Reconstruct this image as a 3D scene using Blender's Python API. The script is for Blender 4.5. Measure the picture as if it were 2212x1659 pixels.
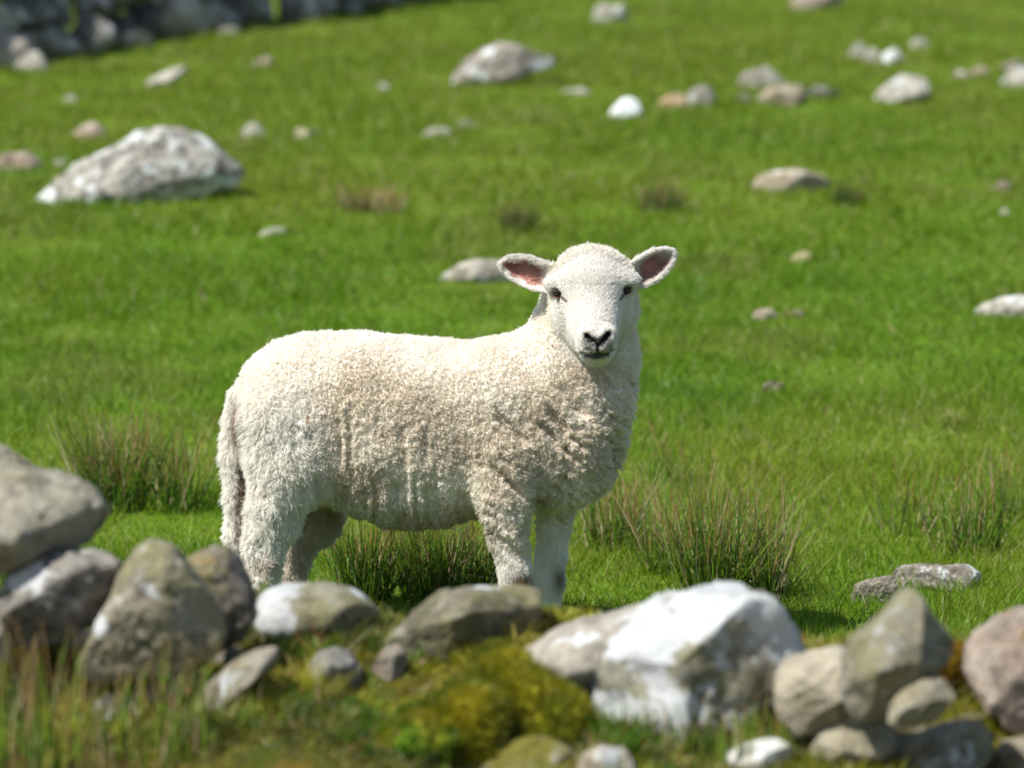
import bpy, bmesh, math, random
import numpy as np
from mathutils import Vector
sc = bpy.context.scene
for o in list(bpy.data.objects): bpy.data.objects.remove(o, do_unlink=True)
COL = sc.collection
R = math.radians
rng = np.random.default_rng(7)

# ---------------------------------------------------------------- camera, sky, sun, exposure
CAMZ = 1.45; TILT = R(5.0); LENS = 150.0
cd = bpy.data.cameras.new("camera"); cam = bpy.data.objects.new("camera", cd); COL.objects.link(cam)
cam.location = (0, 0, CAMZ); cam.rotation_euler = (R(90) - TILT, 0, 0)
cd.lens = LENS; cd.sensor_width = 36; cd.clip_start = 0.1; cd.clip_end = 2000
cd.dof.use_dof = True; cd.dof.focus_distance = 9.08; cd.dof.aperture_fstop = 3.3
sc.camera = cam
SUN = Vector((-0.50, -0.34, 0.80)).normalized()
w = bpy.data.worlds.new("World"); sc.world = w; w.use_nodes = True
nt = w.node_tree; bg = nt.nodes["Background"]; sky = nt.nodes.new("ShaderNodeTexSky")
sky.sky_type = 'NISHITA'; sky.sun_disc = False
sky.sun_elevation = math.asin(SUN.z); sky.sun_rotation = math.atan2(SUN.x, SUN.y)
nt.links.new(sky.outputs[0], bg.inputs[0]); bg.inputs[1].default_value = 0.10
ld = bpy.data.lights.new("sun", 'SUN'); ld.energy = 4.8; ld.angle = R(0.53); ld.color = (1, 0.97, 0.92)
sun = bpy.data.objects.new("sun", ld); COL.objects.link(sun); sun.location = (-5, -3, 8)
sun.rotation_euler = SUN.to_track_quat('Z', 'Y').to_euler()
sc.view_settings.view_transform = 'Standard'; sc.view_settings.look = 'None'
sc.view_settings.gamma = 1; sc.view_settings.exposure = 0.58
sc.cycles.max_bounces = 8; sc.cycles.diffuse_bounces = 4; sc.cycles.transparent_max_bounces = 8
sc.cycles_curves.shape = 'RIBBONS' if hasattr(sc, 'cycles_curves') else None

# ---------------------------------------------------------------- maths helpers
F = 2212 * LENS / 36.0        # focal length in pixels of the 2212 x 1659 view of the photograph
ct, st = math.cos(TILT), math.sin(TILT)
def ray(px, py):
    a = (np.asarray(px, float) - 1106) / F; b = (829.5 - np.asarray(py, float)) / F
    return a, ct + b * st, -st + b * ct
def at(px, py, Y):
    dx, dy, dz = ray(px, py); t = Y / dy
    return np.stack(np.broadcast_arrays(dx * t, Y * np.ones_like(t), CAMZ + dz * t), -1)

_tab = np.random.default_rng(3).random(65536).astype(np.float32) * 2 - 1
def vnoise(p):
    p = np.asarray(p, np.float64); i = np.floor(p).astype(np.int64); f = (p - i).astype(np.float32)
    u = f * f * f * (f * (f * 6 - 15) + 10); out = 0
    for a in (0, 1):
        for b in (0, 1):
            for c in (0, 1):
                h = ((i[..., 0] + a) * 73856093) ^ ((i[..., 1] + b) * 19349663) ^ ((i[..., 2] + c) * 83492791)
                h = (h ^ (h >> 13)) & 65535
                wt = (u[..., 0] if a else 1 - u[..., 0]) * (u[..., 1] if b else 1 - u[..., 1]) * (u[..., 2] if c else 1 - u[..., 2])
                out = out + wt * _tab[h]
    return out
def fbm(p, o=4):
    s = 0; a = 0.5; p = np.asarray(p, float)
    for k in range(o):
        s = s + a * vnoise(p); p = p * 2.03 + 17.3; a *= 0.5
    return s
def worley(p):
    """distance to nearest feature point, id seed, and the point itself"""
    p = np.asarray(p, float); i = np.floor(p).astype(np.int64)
    best = np.full(p.shape[0], 9.0); bp = np.zeros_like(p); bh = np.zeros(p.shape[0], np.int64)
    for a in (-1, 0, 1):
        for b in (-1, 0, 1):
            for c in (-1, 0, 1):
                j = i + np.array([a, b, c])
                h = (j[:, 0] * 73856093) ^ (j[:, 1] * 19349663) ^ (j[:, 2] * 83492791)
                h = (h ^ (h >> 13)) & 65535
                q = j + 0.5 + 0.48 * np.stack([_tab[h], _tab[(h * 7 + 11) & 65535], _tab[(h * 13 + 5) & 65535]], -1)
                d = np.linalg.norm(q - p, axis=1); m = d < best
                best[m] = d[m]; bp[m] = q[m]; bh[m] = h[m]
    return best, bh, bp
def lerp(a, b, t): return a + (b - a) * t
def sstep(a, b, x): t = np.clip((x - a) / (b - a), 0, 1); return t * t * (3 - 2 * t)

# ---------------------------------------------------------------- terrain
GZ, SLOPE = CAMZ - 1.382, 0.0973
YC = 6.95
crest_px = [-900, 0, 200, 430, 550, 820, 1000, 1170, 1400, 1740, 2212, 3200]
crest_py = [1400, 1395, 1400, 1372, 1352, 1345, 1372, 1352, 1395, 1425, 1440, 1440]
def height(x, y):
    x = np.asarray(x, float); y = np.asarray(y, float)
    z = GZ + (y - 9.2) * SLOPE
    q = np.stack([x * 0.55, y * 0.55, 0 * x], -1)
    z = z + 0.05 * fbm(q, 2) * sstep(9.5, 13, y) + 0.02 * fbm(q * 5 + 9, 3)
    px = 1106 + x / YC * F * 0.993
    row = np.interp(px, crest_px, crest_py)
    zc = CAMZ + (-st + (829.5 - row) / F * ct) / (ct + (829.5 - row) / F * st) * YC
    d = YC - y
    face = zc - 0.20 * np.maximum(d, 0) - 0.5 * np.maximum(d - 0.8, 0) - 1.1 * np.maximum(-d - 0.1, 0)
    face = face + 0.05 * fbm(np.stack([x * 5, y * 5, 0 * x], -1), 3)
    return np.where(y < 8.4, np.maximum(np.maximum(z - 0.08 * sstep(7.6, 6.5, y), face), -0.4), z)
def hit(px, py, y0=5.0, y1=70.0):
    Y = np.arange(y0, y1, 0.01); p = at(px, py, Y)
    below = p[:, 2] <= height(p[:, 0], p[:, 1]); k = int(np.argmax(below)) if below.any() else len(Y) - 1
    return p[k]

# ---------------------------------------------------------------- materials
def mat(name):
    m = bpy.data.materials.new(name); m.use_nodes = True
    n = m.node_tree; b = n.nodes["Principled BSDF"]; return m, n, b
def N(n, t, **kw):
    x = n.nodes.new(t)
    for k, v in kw.items():
        if k in x.inputs.keys(): x.inputs[k].default_value = v
        else: setattr(x, k, v)
    return x
def noise(n, vec, scale, detail=4, rough=0.6):
    x = N(n, 'ShaderNodeTexNoise'); x.inputs['Scale'].default_value = scale; x.inputs['Detail'].default_value = detail
    x.inputs['Roughness'].default_value = rough
    n.links.new(vec, x.inputs['Vector']); return x.outputs['Fac']
def ramp(n, fac, a, b, ca=(0, 0, 0, 1), cb=(1, 1, 1, 1)):
    x = N(n, 'ShaderNodeValToRGB'); x.color_ramp.elements[0].position = a; x.color_ramp.elements[1].position = b
    x.color_ramp.elements[0].color = ca; x.color_ramp.elements[1].color = cb
    n.links.new(fac, x.inputs[0]); return x.outputs[0]
def mix(n, fac, a, b, mode='MIX'):
    x = N(n, 'ShaderNodeMix', data_type='RGBA', blend_type=mode)
    for s, v in ((x.inputs[0], fac), (x.inputs[6], a), (x.inputs[7], b)):
        if hasattr(v, 'is_output'): n.links.new(v, s)
        else: s.default_value = v if isinstance(v, (int, float)) else (*v, 1)[:4]
    return x.outputs[2]
def math_(n, op, a, b=0.0):
    x = N(n, 'ShaderNodeMath', operation=op)
    for s, v in ((x.inputs[0], a), (x.inputs[1], b)):
        if hasattr(v, 'is_output'): n.links.new(v, s)
        else: s.default_value = v
    return x.outputs[0]

def rock_mat(c1, c2, white=0.0, moss=0.0, seed=0.0, patches=(), sc_=1.0, wc=(0.62, 0.64, 0.62), olive=0.0, dark=0.3, orange=0.0):
    """c1/c2 stone tones; white: lichen cover 0..1; patches: [(x, z, r)] white patches in object space"""
    c1 = (c1[0] * .90, c1[1] * .86, c1[2] * .78); c2 = (c2[0] * .98, c2[1] * .94, c2[2] * .86)
    m, n, b = mat("stone_material"); tc = N(n, 'ShaderNodeTexCoord'); mp = N(n, 'ShaderNodeMapping')
    n.links.new(tc.outputs['Object'], mp.inputs[0]); mp.inputs['Location'].default_value = (seed, seed * 1.7, seed * 0.6)
    v = mp.outputs[0]
    col = mix(n, ramp(n, noise(n, v, 10 * sc_, 7, 0.72), 0.40, 0.60), c1, c2)
    col = mix(n, math_(n, 'MULTIPLY', ramp(n, noise(n, v, 17 * sc_, 7, 0.75), 0.49, 0.58), min(1, .2 + dark * 1.4)), col, tuple(x * .38 for x in c1))
    col = mix(n, math_(n, 'MULTIPLY', ramp(n, noise(n, v, 28 * sc_, 5, 0.7), 0.5, 0.64), dark), col, (0.05, 0.045, 0.04))
    col = mix(n, math_(n, 'MULTIPLY', ramp(n, noise(n, v, 24 * sc_, 7, 0.75), 0.52, 0.60), 0.5), col, (0.36, 0.345, 0.29))
    if olive: col = mix(n, math_(n, 'MULTIPLY', ramp(n, noise(n, v, 11 * sc_, 5, 0.7), 0.46, 0.6), olive), col, (0.22, 0.21, 0.08))
    if orange: col = mix(n, math_(n, 'MULTIPLY', ramp(n, noise(n, v, 9 * sc_, 3, 0.6), 0.58, 0.66), orange), col, (0.32, 0.16, 0.03))
    if white:
        t = 0.66 - 0.26 * white
        wn = ramp(n, noise(n, v, 9.5 * sc_, 6, 0.62), t, t + 0.05)
        col = mix(n, math_(n, 'MULTIPLY', wn, 0.92), col, wc)
    for (x, z, r) in patches:
        d = N(n, 'ShaderNodeVectorMath', operation='MULTIPLY'); n.links.new(tc.outputs['Object'], d.inputs[0]); d.inputs[1].default_value = (1, 0.35, 1)
        d2 = N(n, 'ShaderNodeVectorMath', operation='DISTANCE'); n.links.new(d.outputs[0], d2.inputs[0]); d2.inputs[1].default_value = (x, 0, z)
        f = math_(n, 'ADD', math_(n, 'DIVIDE', d2.outputs['Value'], r), math_(n, 'MULTIPLY', math_(n, 'SUBTRACT', noise(n, v, 13, 6, 0.65), 0.5), 1.9))
        f = ramp(n, f, 0.80, 0.98, (1, 1, 1, 1), (0, 0, 0, 1))
        col = mix(n, math_(n, 'MULTIPLY', f, 0.96), col, mix(n, noise(n, v, 30, 4), (0.42, 0.43, 0.42), (0.62, 0.63, 0.62)))
    if moss:
        g = N(n, 'ShaderNodeNewGeometry'); s = N(n, 'ShaderNodeSeparateXYZ'); n.links.new(g.outputs['Normal'], s.inputs[0])
        f = math_(n, 'MULTIPLY', ramp(n, noise(n, v, 8 * sc_, 5, 0.6), 0.62 - 0.2 * moss, 0.68 - 0.2 * moss), ramp(n, s.outputs['Z'], 0.0, 0.5))
        col = mix(n, f, col, mix(n, noise(n, v, 40, 3), (0.10, 0.11, 0.015), (0.22, 0.18, 0.03)))
    n.links.new(col, b.inputs['Base Color']); b.inputs['Roughness'].default_value = 0.85
    b.inputs['Specular IOR Level'].default_value = 0.25
    bp = N(n, 'ShaderNodeBump'); bp.inputs['Strength'].default_value = 0.8; bp.inputs['Distance'].default_value = 0.022
    h = math_(n, 'ADD', noise(n, v, 22 * sc_, 8, 0.7), math_(n, 'MULTIPLY', noise(n, v, 90 * sc_, 5, 0.7), 0.35))
    n.links.new(h, bp.inputs['Height']); n.links.new(bp.outputs[0], b.inputs['Normal'])
    return m

def leaf_mat(name, rough=0.45, trans=0.35, spec=0.35):
    m, n, b = mat(name); a = N(n, 'ShaderNodeAttribute', attribute_name='Col')
    n.links.new(a.outputs['Color'], b.inputs['Base Color']); b.inputs['Roughness'].default_value = rough
    b.inputs['Specular IOR Level'].default_value = spec
    t = N(n, 'ShaderNodeBsdfTranslucent'); mx = N(n, 'ShaderNodeMixShader'); mx.inputs[0].default_value = trans
    cc = mix(n, 1.0, a.outputs['Color'], (1.15, 1.15, 0.6), 'MULTIPLY'); n.links.new(cc, t.inputs[0])
    n.links.new(b.outputs[0], mx.inputs[1]); n.links.new(t.outputs[0], mx.inputs[2])
    n.links.new(mx.outputs[0], n.nodes['Material Output'].inputs[0]); return m

def tag(o, label, cat, group=None, kind=None):
    if label: o['label'] = label
    if cat: o['category'] = cat
    if group: o['group'] = group
    if kind: o['kind'] = kind
    return o
def mesh_obj(name, V, faces_list, material, loc=(0, 0, 0), cols=None, smooth=True, parent=None):
    """faces_list: list of int arrays (n,k)"""
    me = bpy.data.meshes.new(name); V = np.asarray(V, np.float32)
    me.vertices.add(len(V)); me.vertices.foreach_set('co', V.ravel())
    idx = np.concatenate([f.ravel() for f in faces_list]).astype(np.int32)
    tot = np.concatenate([np.full(len(f), f.shape[1]) for f in faces_list]).astype(np.int32)
    st_ = np.concatenate([[0], np.cumsum(tot)[:-1]]).astype(np.int32)
    me.loops.add(len(idx)); me.loops.foreach_set('vertex_index', idx)
    me.polygons.add(len(tot)); me.polygons.foreach_set('loop_start', st_); me.polygons.foreach_set('loop_total', tot)
    me.polygons.foreach_set('use_smooth', np.full(len(tot), smooth))
    if cols is not None:
        a = me.attributes.new('Col', 'FLOAT_COLOR', 'POINT')
        a.data.foreach_set('color', np.concatenate([cols, np.ones((len(cols), 1))], 1).astype(np.float32).ravel())
    me.update(); me.validate()
    if material: me.materials.append(material)
    o = bpy.data.objects.new(name, me); COL.objects.link(o); o.location = loc
    if parent: o.parent = parent
    return o

# ---------------------------------------------------------------- ground
def ground():
    xs = np.concatenate([-np.geomspace(60, 3.2, 30), np.linspace(-3, 3, 150), np.geomspace(3.2, 60, 30)])
    ys = np.concatenate([np.linspace(0.5, 5.4, 12), np.linspace(5.5, 8.5, 110), np.linspace(8.55, 30, 150), np.geomspace(31, 220, 30)])
    X, Yg = np.meshgrid(xs, ys); Z = height(X.ravel(), Yg.ravel())
    V = np.stack([X.ravel(), Yg.ravel(), Z], -1); nx = len(xs); ny = len(ys)
    i = (np.arange(ny - 1)[:, None] * nx + np.arange(nx - 1)[None]).ravel()
    m, n, b = mat("turf_soil"); tc = N(n, 'ShaderNodeTexCoord'); v = tc.outputs['Object']
    green = mix(n, ramp(n, noise(n, v, 1.2, 5, 0.6), 0.35, 0.65), (0.10, 0.19, 0.010), (0.14, 0.205, 0.020))
    green = mix(n, math_(n, 'MULTIPLY', ramp(n, noise(n, v, 14, 5, 0.7), 0.55, 0.7), 0.5), green, (0.16, 0.15, 0.05))
    moss = mix(n, ramp(n, noise(n, v, 6, 5, 0.6), 0.38, 0.62), (0.04, 0.065, 0.008), (0.13, 0.09, 0.015))
    s = N(n, 'ShaderNodeSeparateXYZ'); n.links.new(v, s.inputs[0])
    col = mix(n, ramp(n, math_(n, 'DIVIDE', s.outputs['Y'], 10.0), 0.70, 0.76), moss, green)
    n.links.new(col, b.inputs['Base Color']); b.inputs['Roughness'].default_value = 0.95; b.inputs['Specular IOR Level'].default_value = 0.1
    bp = N(n, 'ShaderNodeBump'); bp.inputs['Strength'].default_value = 0.8; bp.inputs['Distance'].default_value = 0.03
    n.links.new(noise(n, v, 30, 6, 0.7), bp.inputs['Height']); n.links.new(bp.outputs[0], b.inputs['Normal'])
    o = mesh_obj("ground", V, [np.stack([i, i + 1, i + nx + 1, i + nx], -1)], m); o['kind'] = 'structure'
ground()

# ---------------------------------------------------------------- rocks
def ico(sub):
    bm = bmesh.new(); bmesh.ops.create_icosphere(bm, subdivisions=sub, radius=1)
    V = np.array([v.co[:] for v in bm.verts]); Fc = np.array([[v.index for v in f.verts] for f in bm.faces]); bm.free(); return V, Fc
_ico = {}
def rock_mesh(poly, depth, seed, sub=4, rough=0.07, facets=13, cut=(0.46, 0.84), box=0.75, planes=()):
    """poly: outline (x, z) in metres round (0,0); gives verts, faces of a full 3D stone with that outline"""
    if sub not in _ico: _ico[sub] = ico(sub)
    S, Fc = _ico[sub]; P = np.asarray(poly, float)
    th = np.linspace(-np.pi, np.pi, 181); r = np.zeros(181)
    Q = np.roll(P, -1, 0)
    for k, t in enumerate(th):
        d = np.array([math.cos(t), math.sin(t)]); e = Q - P
        den = d[0] * e[:, 1] - d[1] * e[:, 0]; den = np.where(abs(den) < 1e-12, 1e-12, den)
        tt = (P[:, 0] * e[:, 1] - P[:, 1] * e[:, 0]) / den; uu = (P[:, 0] * d[1] - P[:, 1] * d[0]) / den
        ok = (tt > 0) & (uu >= -1e-6) & (uu <= 1 + 1e-6); r[k] = tt[ok].max() if ok.any() else np.nan
    r = np.where(np.isnan(r), np.nanmean(r), r); r[0] = r[-1] = 0.5 * (r[0] + r[-1])
    rs = r.copy(); rs[1:-1] = 0.25 * r[:-2] + 0.5 * r[1:-1] + 0.25 * r[2:]
    a = np.arctan2(S[:, 2], S[:, 0]); rho = np.hypot(S[:, 0], S[:, 2])
    Rr = np.interp(a, th, rs); g = rho ** 0.9
    V = np.stack([Rr * g * np.cos(a), depth * np.sign(S[:, 1]) * np.abs(S[:, 1]) ** box, Rr * g * np.sin(a)], -1)
    rg = np.random.default_rng(seed); size = rs.mean()
    Vn = V / np.array([size, depth, size])
    sil = Vn[np.abs(S[:, 1]) < .12]; todo = [(np.array(p_[:3], float), p_[3]) for p_ in planes]
    for k in range(facets):
        todo.append((np.array([rg.normal(0, .62), (-1 if k % 4 else 1) * abs(rg.normal(.9, .3)), rg.normal(0.1, .6)]), None))
    for nn, t in todo:
        nn = nn / np.linalg.norm(nn); s = Vn @ nn; ms = (sil @ nn).max()
        t = max(t * ms, 0) if t is not None else max(s.max() * rg.uniform(*cut), .93 * ms)
        Vn = Vn - np.maximum(s - t, 0)[:, None] * nn
    V = Vn * np.array([size, depth, size])
    nrm = S / np.linalg.norm(S, axis=1)[:, None]; q = V / size * 1.3 + seed * 3.1
    dsp = (rough + .02) * size * (1.2 * fbm(q, 4) + 0.8 * (0.5 - np.abs(fbm(q * 2.1 + 5, 3))) + .55 * fbm(q * 6 + 2, 4) - .5 * np.maximum(.10 - np.abs(fbm(q * 1.7 + 11, 3)), 0) / .10)
    return V + nrm * dsp[:, None], Fc
def rock(name, outline, Y, depth, m, label, cat='stone', group=None, seed=1, sub=5, parent=None, **kw):
    """outline traced in picture pixels, then set at distance Y with a real depth"""
    o = np.array(outline, float)
    if Y is None: Y = float(hit(.5 * (o[:, 0].min() + o[:, 0].max()), min(o[:, 1].max() - 14, 1672), 5.6)[1]) + .35 * depth
    W = at(o[:, 0], o[:, 1], Y)
    c = np.array([0.5 * (W[:, 0].min() + W[:, 0].max()), Y, 0.5 * (W[:, 2].min() + W[:, 2].max())])
    V, Fc = rock_mesh(W[:, [0, 2]] - c[[0, 2]], depth, seed, sub, **kw)
    base = V[:, 2].min(); V = V - np.array([0, 0, base])
    if callable(m): m = m(c + np.array([0, 0, base]))
    ob = mesh_obj(name, V, [Fc], m, loc=tuple(c + np.array([0, 0, base])), parent=parent)
    if label: tag(ob, label, cat, group)
    return ob
def dome(cx, ytop, ybot, wd, seed, skew=0.0, bury=0.35):
    rg = np.random.default_rng(seed); h = (ybot - ytop); pts = []
    for k in range(14):
        t = 2 * math.pi * k / 14; s_ = math.sin(t); x = math.cos(t) * wd / 2 * rg.uniform(0.88, 1.06); y = -s_ * (h if s_ > 0 else h * bury) * rg.uniform(0.74, 1.12)
        pts.append((cx + x + skew * (-y), ybot + y))
    return pts
grey1, grey2 = (0.20, 0.19, 0.17), (0.34, 0.33, 0.30)
warm1, warm2 = (0.24, 0.21, 0.16), (0.38, 0.34, 0.28)

def patchm(c1, c2, pts, **kw):
    """pts given in picture pixels (px, py, r_px) at plane Y -> object space"""
    def f(o):
        Y = o[1]; ps = []
        for (px, py, r) in pts:
            p = at(px, py, Y); ps.append((float(p[0] - o[0]), float(p[2] - o[2]), r / F * Y))
        return rock_mat(c1, c2, patches=ps, **kw)
    return f

G = 'stones of the tumbled wall in the foreground'
rock('stone', [(-120, 960), (-40, 962), (0, 968), (30, 985), (60, 1008), (95, 1025), (80, 1060), (-120, 1080)], 7.05, .10, rock_mat((.30, .28, .20), (.42, .40, .30), .2, seed=1, olive=.7), 'pale mottled stone behind the flat cap stone at the left edge', group=G, seed=21)
rock('stone', [(-170, 1030), (0, 1012), (60, 1013), (118, 1019), (165, 1034), (208, 1055), (247, 1108), (225, 1140), (190, 1175), (140, 1192), (60, 1215), (0, 1242), (-170, 1270)], 6.75, .13, rock_mat((.27, .26, .21), (.40, .38, .32), .25, seed=2, olive=.35), 'big wedge shaped cap stone with pale top overhanging at the left edge', group=G, seed=26, rough=.035, facets=9, cut=(.5, .85), planes=[(.62, -.55, -.5, .78), (-.45, -.6, .65, .82)])
rock('stone', [(-5, 1300), (8, 1255), (25, 1228), (70, 1202), (130, 1188), (200, 1190), (262, 1215), (255, 1250), (232, 1320), (215, 1345), (150, 1378), (120, 1392), (60, 1395), (10, 1370)], 6.70, .12, patchm((.20, .19, .18), (.33, .31, .28), [(70, 1245, 60)], white=.25, seed=3, dark=.45, wc=(.5, .5, .46)), 'rounded stone with pale face right under the wedge shaped cap stone', group=G, seed=33, planes=[(-.5, -.6, .55, .8), (.6, -.6, -.5, .75)])
rock('stone', [(-120, 1330), (-20, 1325), (10, 1345), (25, 1400), (0, 1460), (-120, 1470)], 6.65, .1, rock_mat(warm1, warm2, .2, seed=4), 'beige stone cut by the left edge below the pale faced stone', group=G, seed=4)
rock('stone', [(165, 1445), (190, 1395), (215, 1335), (232, 1305), (250, 1250), (288, 1187), (325, 1167), (368, 1180), (392, 1212), (420, 1255), (470, 1300), (485, 1360), (470, 1420), (330, 1460), (220, 1480)], 6.62, .13, patchm((.22, .20, .15), (.36, .33, .26), [(228, 1350, 34), (268, 1318, 20), (200, 1390, 20)], white=.12, seed=5, olive=.6), 'tall brown pointed stone with a white lichen streak on its left side', group=G, seed=41, rough=.05, planes=[(-.6, -.65, .4, .85), (.45, -.85, .05, .8)])
rock('stone', [(385, 1230), (400, 1207), (440, 1192), (482, 1182), (508, 1188), (522, 1215), (532, 1250), (547, 1290), (549, 1335), (525, 1380), (470, 1410), (410, 1390)], 6.75, .11, rock_mat((.18, .16, .14), (.33, .30, .26), .3, seed=6, olive=.6, orange=.6, dark=.6), 'knobbly brown stone in front of the hind hoof of the sheep', group=G, seed=52, rough=.08)
rock('stone', [(546, 1360), (546, 1312), (558, 1292), (572, 1272), (600, 1267), (650, 1268), (700, 1264), (750, 1268), (785, 1285), (805, 1305), (824, 1330), (800, 1360), (650, 1385), (570, 1380)], 6.95, .11, patchm((.20, .19, .12), (.34, .33, .26), [(610, 1310, 75), (775, 1285, 24), (590, 1350, 40)], white=.1, seed=7, olive=.6), 'low stone half white and half olive below the belly of the sheep', group=G, seed=61, rough=.03, facets=5)
rock('stone', [(795, 1440), (812, 1405), (838, 1375), (890, 1322), (950, 1277), (1000, 1267), (1060, 1270), (1110, 1268), (1160, 1275), (1173, 1290), (1168, 1330), (1155, 1385), (1110, 1420), (1000, 1440), (900, 1440)], 6.85, .13, rock_mat((.13, .125, .09), (.25, .235, .16), .06, seed=8, olive=.5, dark=.4), 'olive brown humped stone in front of the near foreleg', group=G, seed=70, rough=.035, facets=6, planes=[(-.45, -.5, .75, .82), (.3, -.9, -.3, .8)])
rock('stone', [(1095, 1450), (1140, 1405), (1195, 1365), (1260, 1343), (1330, 1325), (1400, 1303), (1450, 1340), (1420, 1450), (1330, 1530), (1160, 1530)], 6.68, .13, rock_mat((.32, .30, .26), (.46, .43, .38), .25, seed=9, dark=.25), 'smooth grey brown stone tucked behind the big white boulder', group=G, seed=82, rough=.03, facets=5)
rock('boulder', [(1262, 1425), (1300, 1375), (1360, 1335), (1420, 1303), (1480, 1286), (1550, 1275), (1610, 1270), (1655, 1280), (1695, 1322), (1735, 1378), (1748, 1425), (1715, 1480), (1650, 1530), (1560, 1570), (1460, 1640), (1370, 1660), (1300, 1620), (1275, 1540), (1275, 1470)], 6.60, .16, patchm((.22, .215, .17), (.38, .375, .33), [(1400, 1370, 105), (1510, 1330, 90), (1340, 1410, 55), (1450, 1440, 75), (1390, 1530, 60), (1590, 1300, 45), (1560, 1430, 45), (1670, 1375, 30), (1655, 1430, 26)], white=.78, seed=10, olive=.4, wc=(.55, .57, .56)), 'large white lichen covered boulder in the middle of the foreground', 'boulder', G, seed=97, rough=.09, facets=6, cut=(.62, .85))
rock('stone', [(1675, 1500), (1680, 1460), (1705, 1430), (1745, 1412), (1800, 1402), (1860, 1398), (1885, 1450), (1880, 1530), (1840, 1570), (1770, 1585), (1715, 1590), (1680, 1550)], 6.46, .12, patchm((.38, .34, .27), (.50, .46, .38), [(1790, 1440, 24)], white=.1, seed=11, olive=.25, dark=.15), 'smooth beige stone leaning against the left foot of the peaked stone', group=G, seed=104, rough=.06, planes=[(-.3, -.55, .8, .82), (.2, -.8, -.5, .8)])
rock('stone', [(1815, 1500), (1825, 1420), (1838, 1385), (1885, 1350), (1925, 1312), (1958, 1272), (1978, 1272), (1998, 1300), (2030, 1350), (2068, 1392), (2035, 1440), (1985, 1490), (1920, 1545), (1850, 1560)], 6.36, .13, rock_mat((.20, .19, .14), (.34, .32, .26), .28, seed=12, olive=.5, wc=(.42, .44, .44)), 'tall peaked grey stone pointing up right of the white boulder', group=G, seed=115, rough=.04, planes=[(-.6, -.7, .35, .8), (.6, -.75, .15, .72)])
rock('stone', [(1918, 1560), (1926, 1520), (1955, 1485), (1995, 1468), (2040, 1472), (2062, 1500), (2030, 1545), (1975, 1568), (1930, 1575)], 6.30, .07, rock_mat((.34, .31, .22), (.48, .45, .36), .1, seed=13), 'small smooth cream stone wedged under the peaked grey stone', group=G, seed=121)
rock('stone', [(2082, 1460), (2085, 1398), (2115, 1365), (2160, 1345), (2240, 1310), (2330, 1300), (2400, 1400), (2380, 1560), (2280, 1620), (2185, 1580), (2125, 1530)], 6.60, .15, rock_mat((.32, .26, .22), (.44, .38, .33), .2, seed=14, orange=.5, wc=(.52, .5, .48)), 'big pinkish stone cut by the right edge', group=G, seed=136, rough=.07, planes=[(-.6, -.7, .3, .85)])
rock('stone', [(2000, 1500), (2010, 1440), (2040, 1405), (2085, 1390), (2120, 1410), (2130, 1500), (2100, 1590), (2030, 1590)], 6.85, .10, rock_mat((.15, .11, .05), (.24, .18, .08), .08, moss=1.0, seed=15), 'moss topped dark stone between the peaked stone and the pinkish one', group=G, seed=142)
rock('stone', [(1745, 1620), (1765, 1575), (1810, 1550), (1880, 1545), (1925, 1560), (1935, 1600), (1905, 1660), (1820, 1690), (1750, 1680)], None, .10, rock_mat((.24, .22, .16), (.38, .35, .27), .3, seed=16, olive=.3), 'mottled tan stone below the beige leaning stone', group=G, seed=151)
rock('stone', [(1830, 1690), (1860, 1640), (1920, 1605), (2000, 1580), (2060, 1566), (2120, 1560), (2145, 1590), (2130, 1640), (2080, 1690), (1950, 1730)], None, .11, rock_mat((.19, .18, .13), (.32, .30, .23), .4, seed=17, olive=.4, wc=(.55, .55, .52)), 'long low grey stone with white spots near the bottom right', group=G, seed=166)
rock('stone', [(2110, 1680), (2130, 1640), (2180, 1600), (2240, 1585), (2330, 1600), (2340, 1720), (2200, 1740)], None, .11, rock_mat(warm1, warm2, .2, seed=18), 'tan stone in the bottom right corner', group=G, seed=171)
rock('stone', [(1565, 1660), (1575, 1630), (1620, 1605), (1680, 1595), (1712, 1612), (1712, 1660), (1680, 1700), (1600, 1710)], None, .07, rock_mat((.5, .49, .44), (.66, .65, .6), .6, seed=19, dark=.1), 'small bright white stone at the bottom edge under the white boulder', group=G, seed=181)
rock('stone', [(985, 1690), (1040, 1640), (1090, 1608), (1150, 1590), (1210, 1597), (1250, 1630), (1240, 1690), (1100, 1720)], None, .10, rock_mat((.26, .24, .14), (.38, .35, .25), .1, moss=.6, seed=20), 'mossy topped stone at the bottom edge in front of the golden moss', group=G, seed=191)
rock('stone', [(1235, 1690), (1250, 1640), (1300, 1610), (1350, 1620), (1375, 1660), (1360, 1710), (1260, 1720)], None, .09, rock_mat((.32, .27, .20), (.45, .40, .32), .3, seed=21), 'buff stone at the bottom edge between moss and white boulder', group=G, seed=201)
rock('stone', [(298, 1525), (318, 1485), (352, 1440), (400, 1402), (438, 1390), (446, 1412), (425, 1450), (385, 1490), (345, 1530), (310, 1545)], None, .07, rock_mat((.27, .25, .20), (.40, .38, .33), .25, seed=22, dark=.5), 'narrow tilted slab of grey stone in the grass below the pointed stone', group=G, seed=211, facets=4, rough=.03, box=.95)
rock('stone', [(395, 1570), (415, 1520), (450, 1475), (500, 1432), (560, 1402), (600, 1396), (602, 1425), (560, 1460), (505, 1500), (450, 1560)], None, .08, rock_mat((.27, .24, .19), (.38, .35, .30), .25, seed=23, olive=.3), 'long half buried slab right of the narrow tilted slab', group=G, seed=221, facets=3, rough=.03, box=.95)
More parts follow.
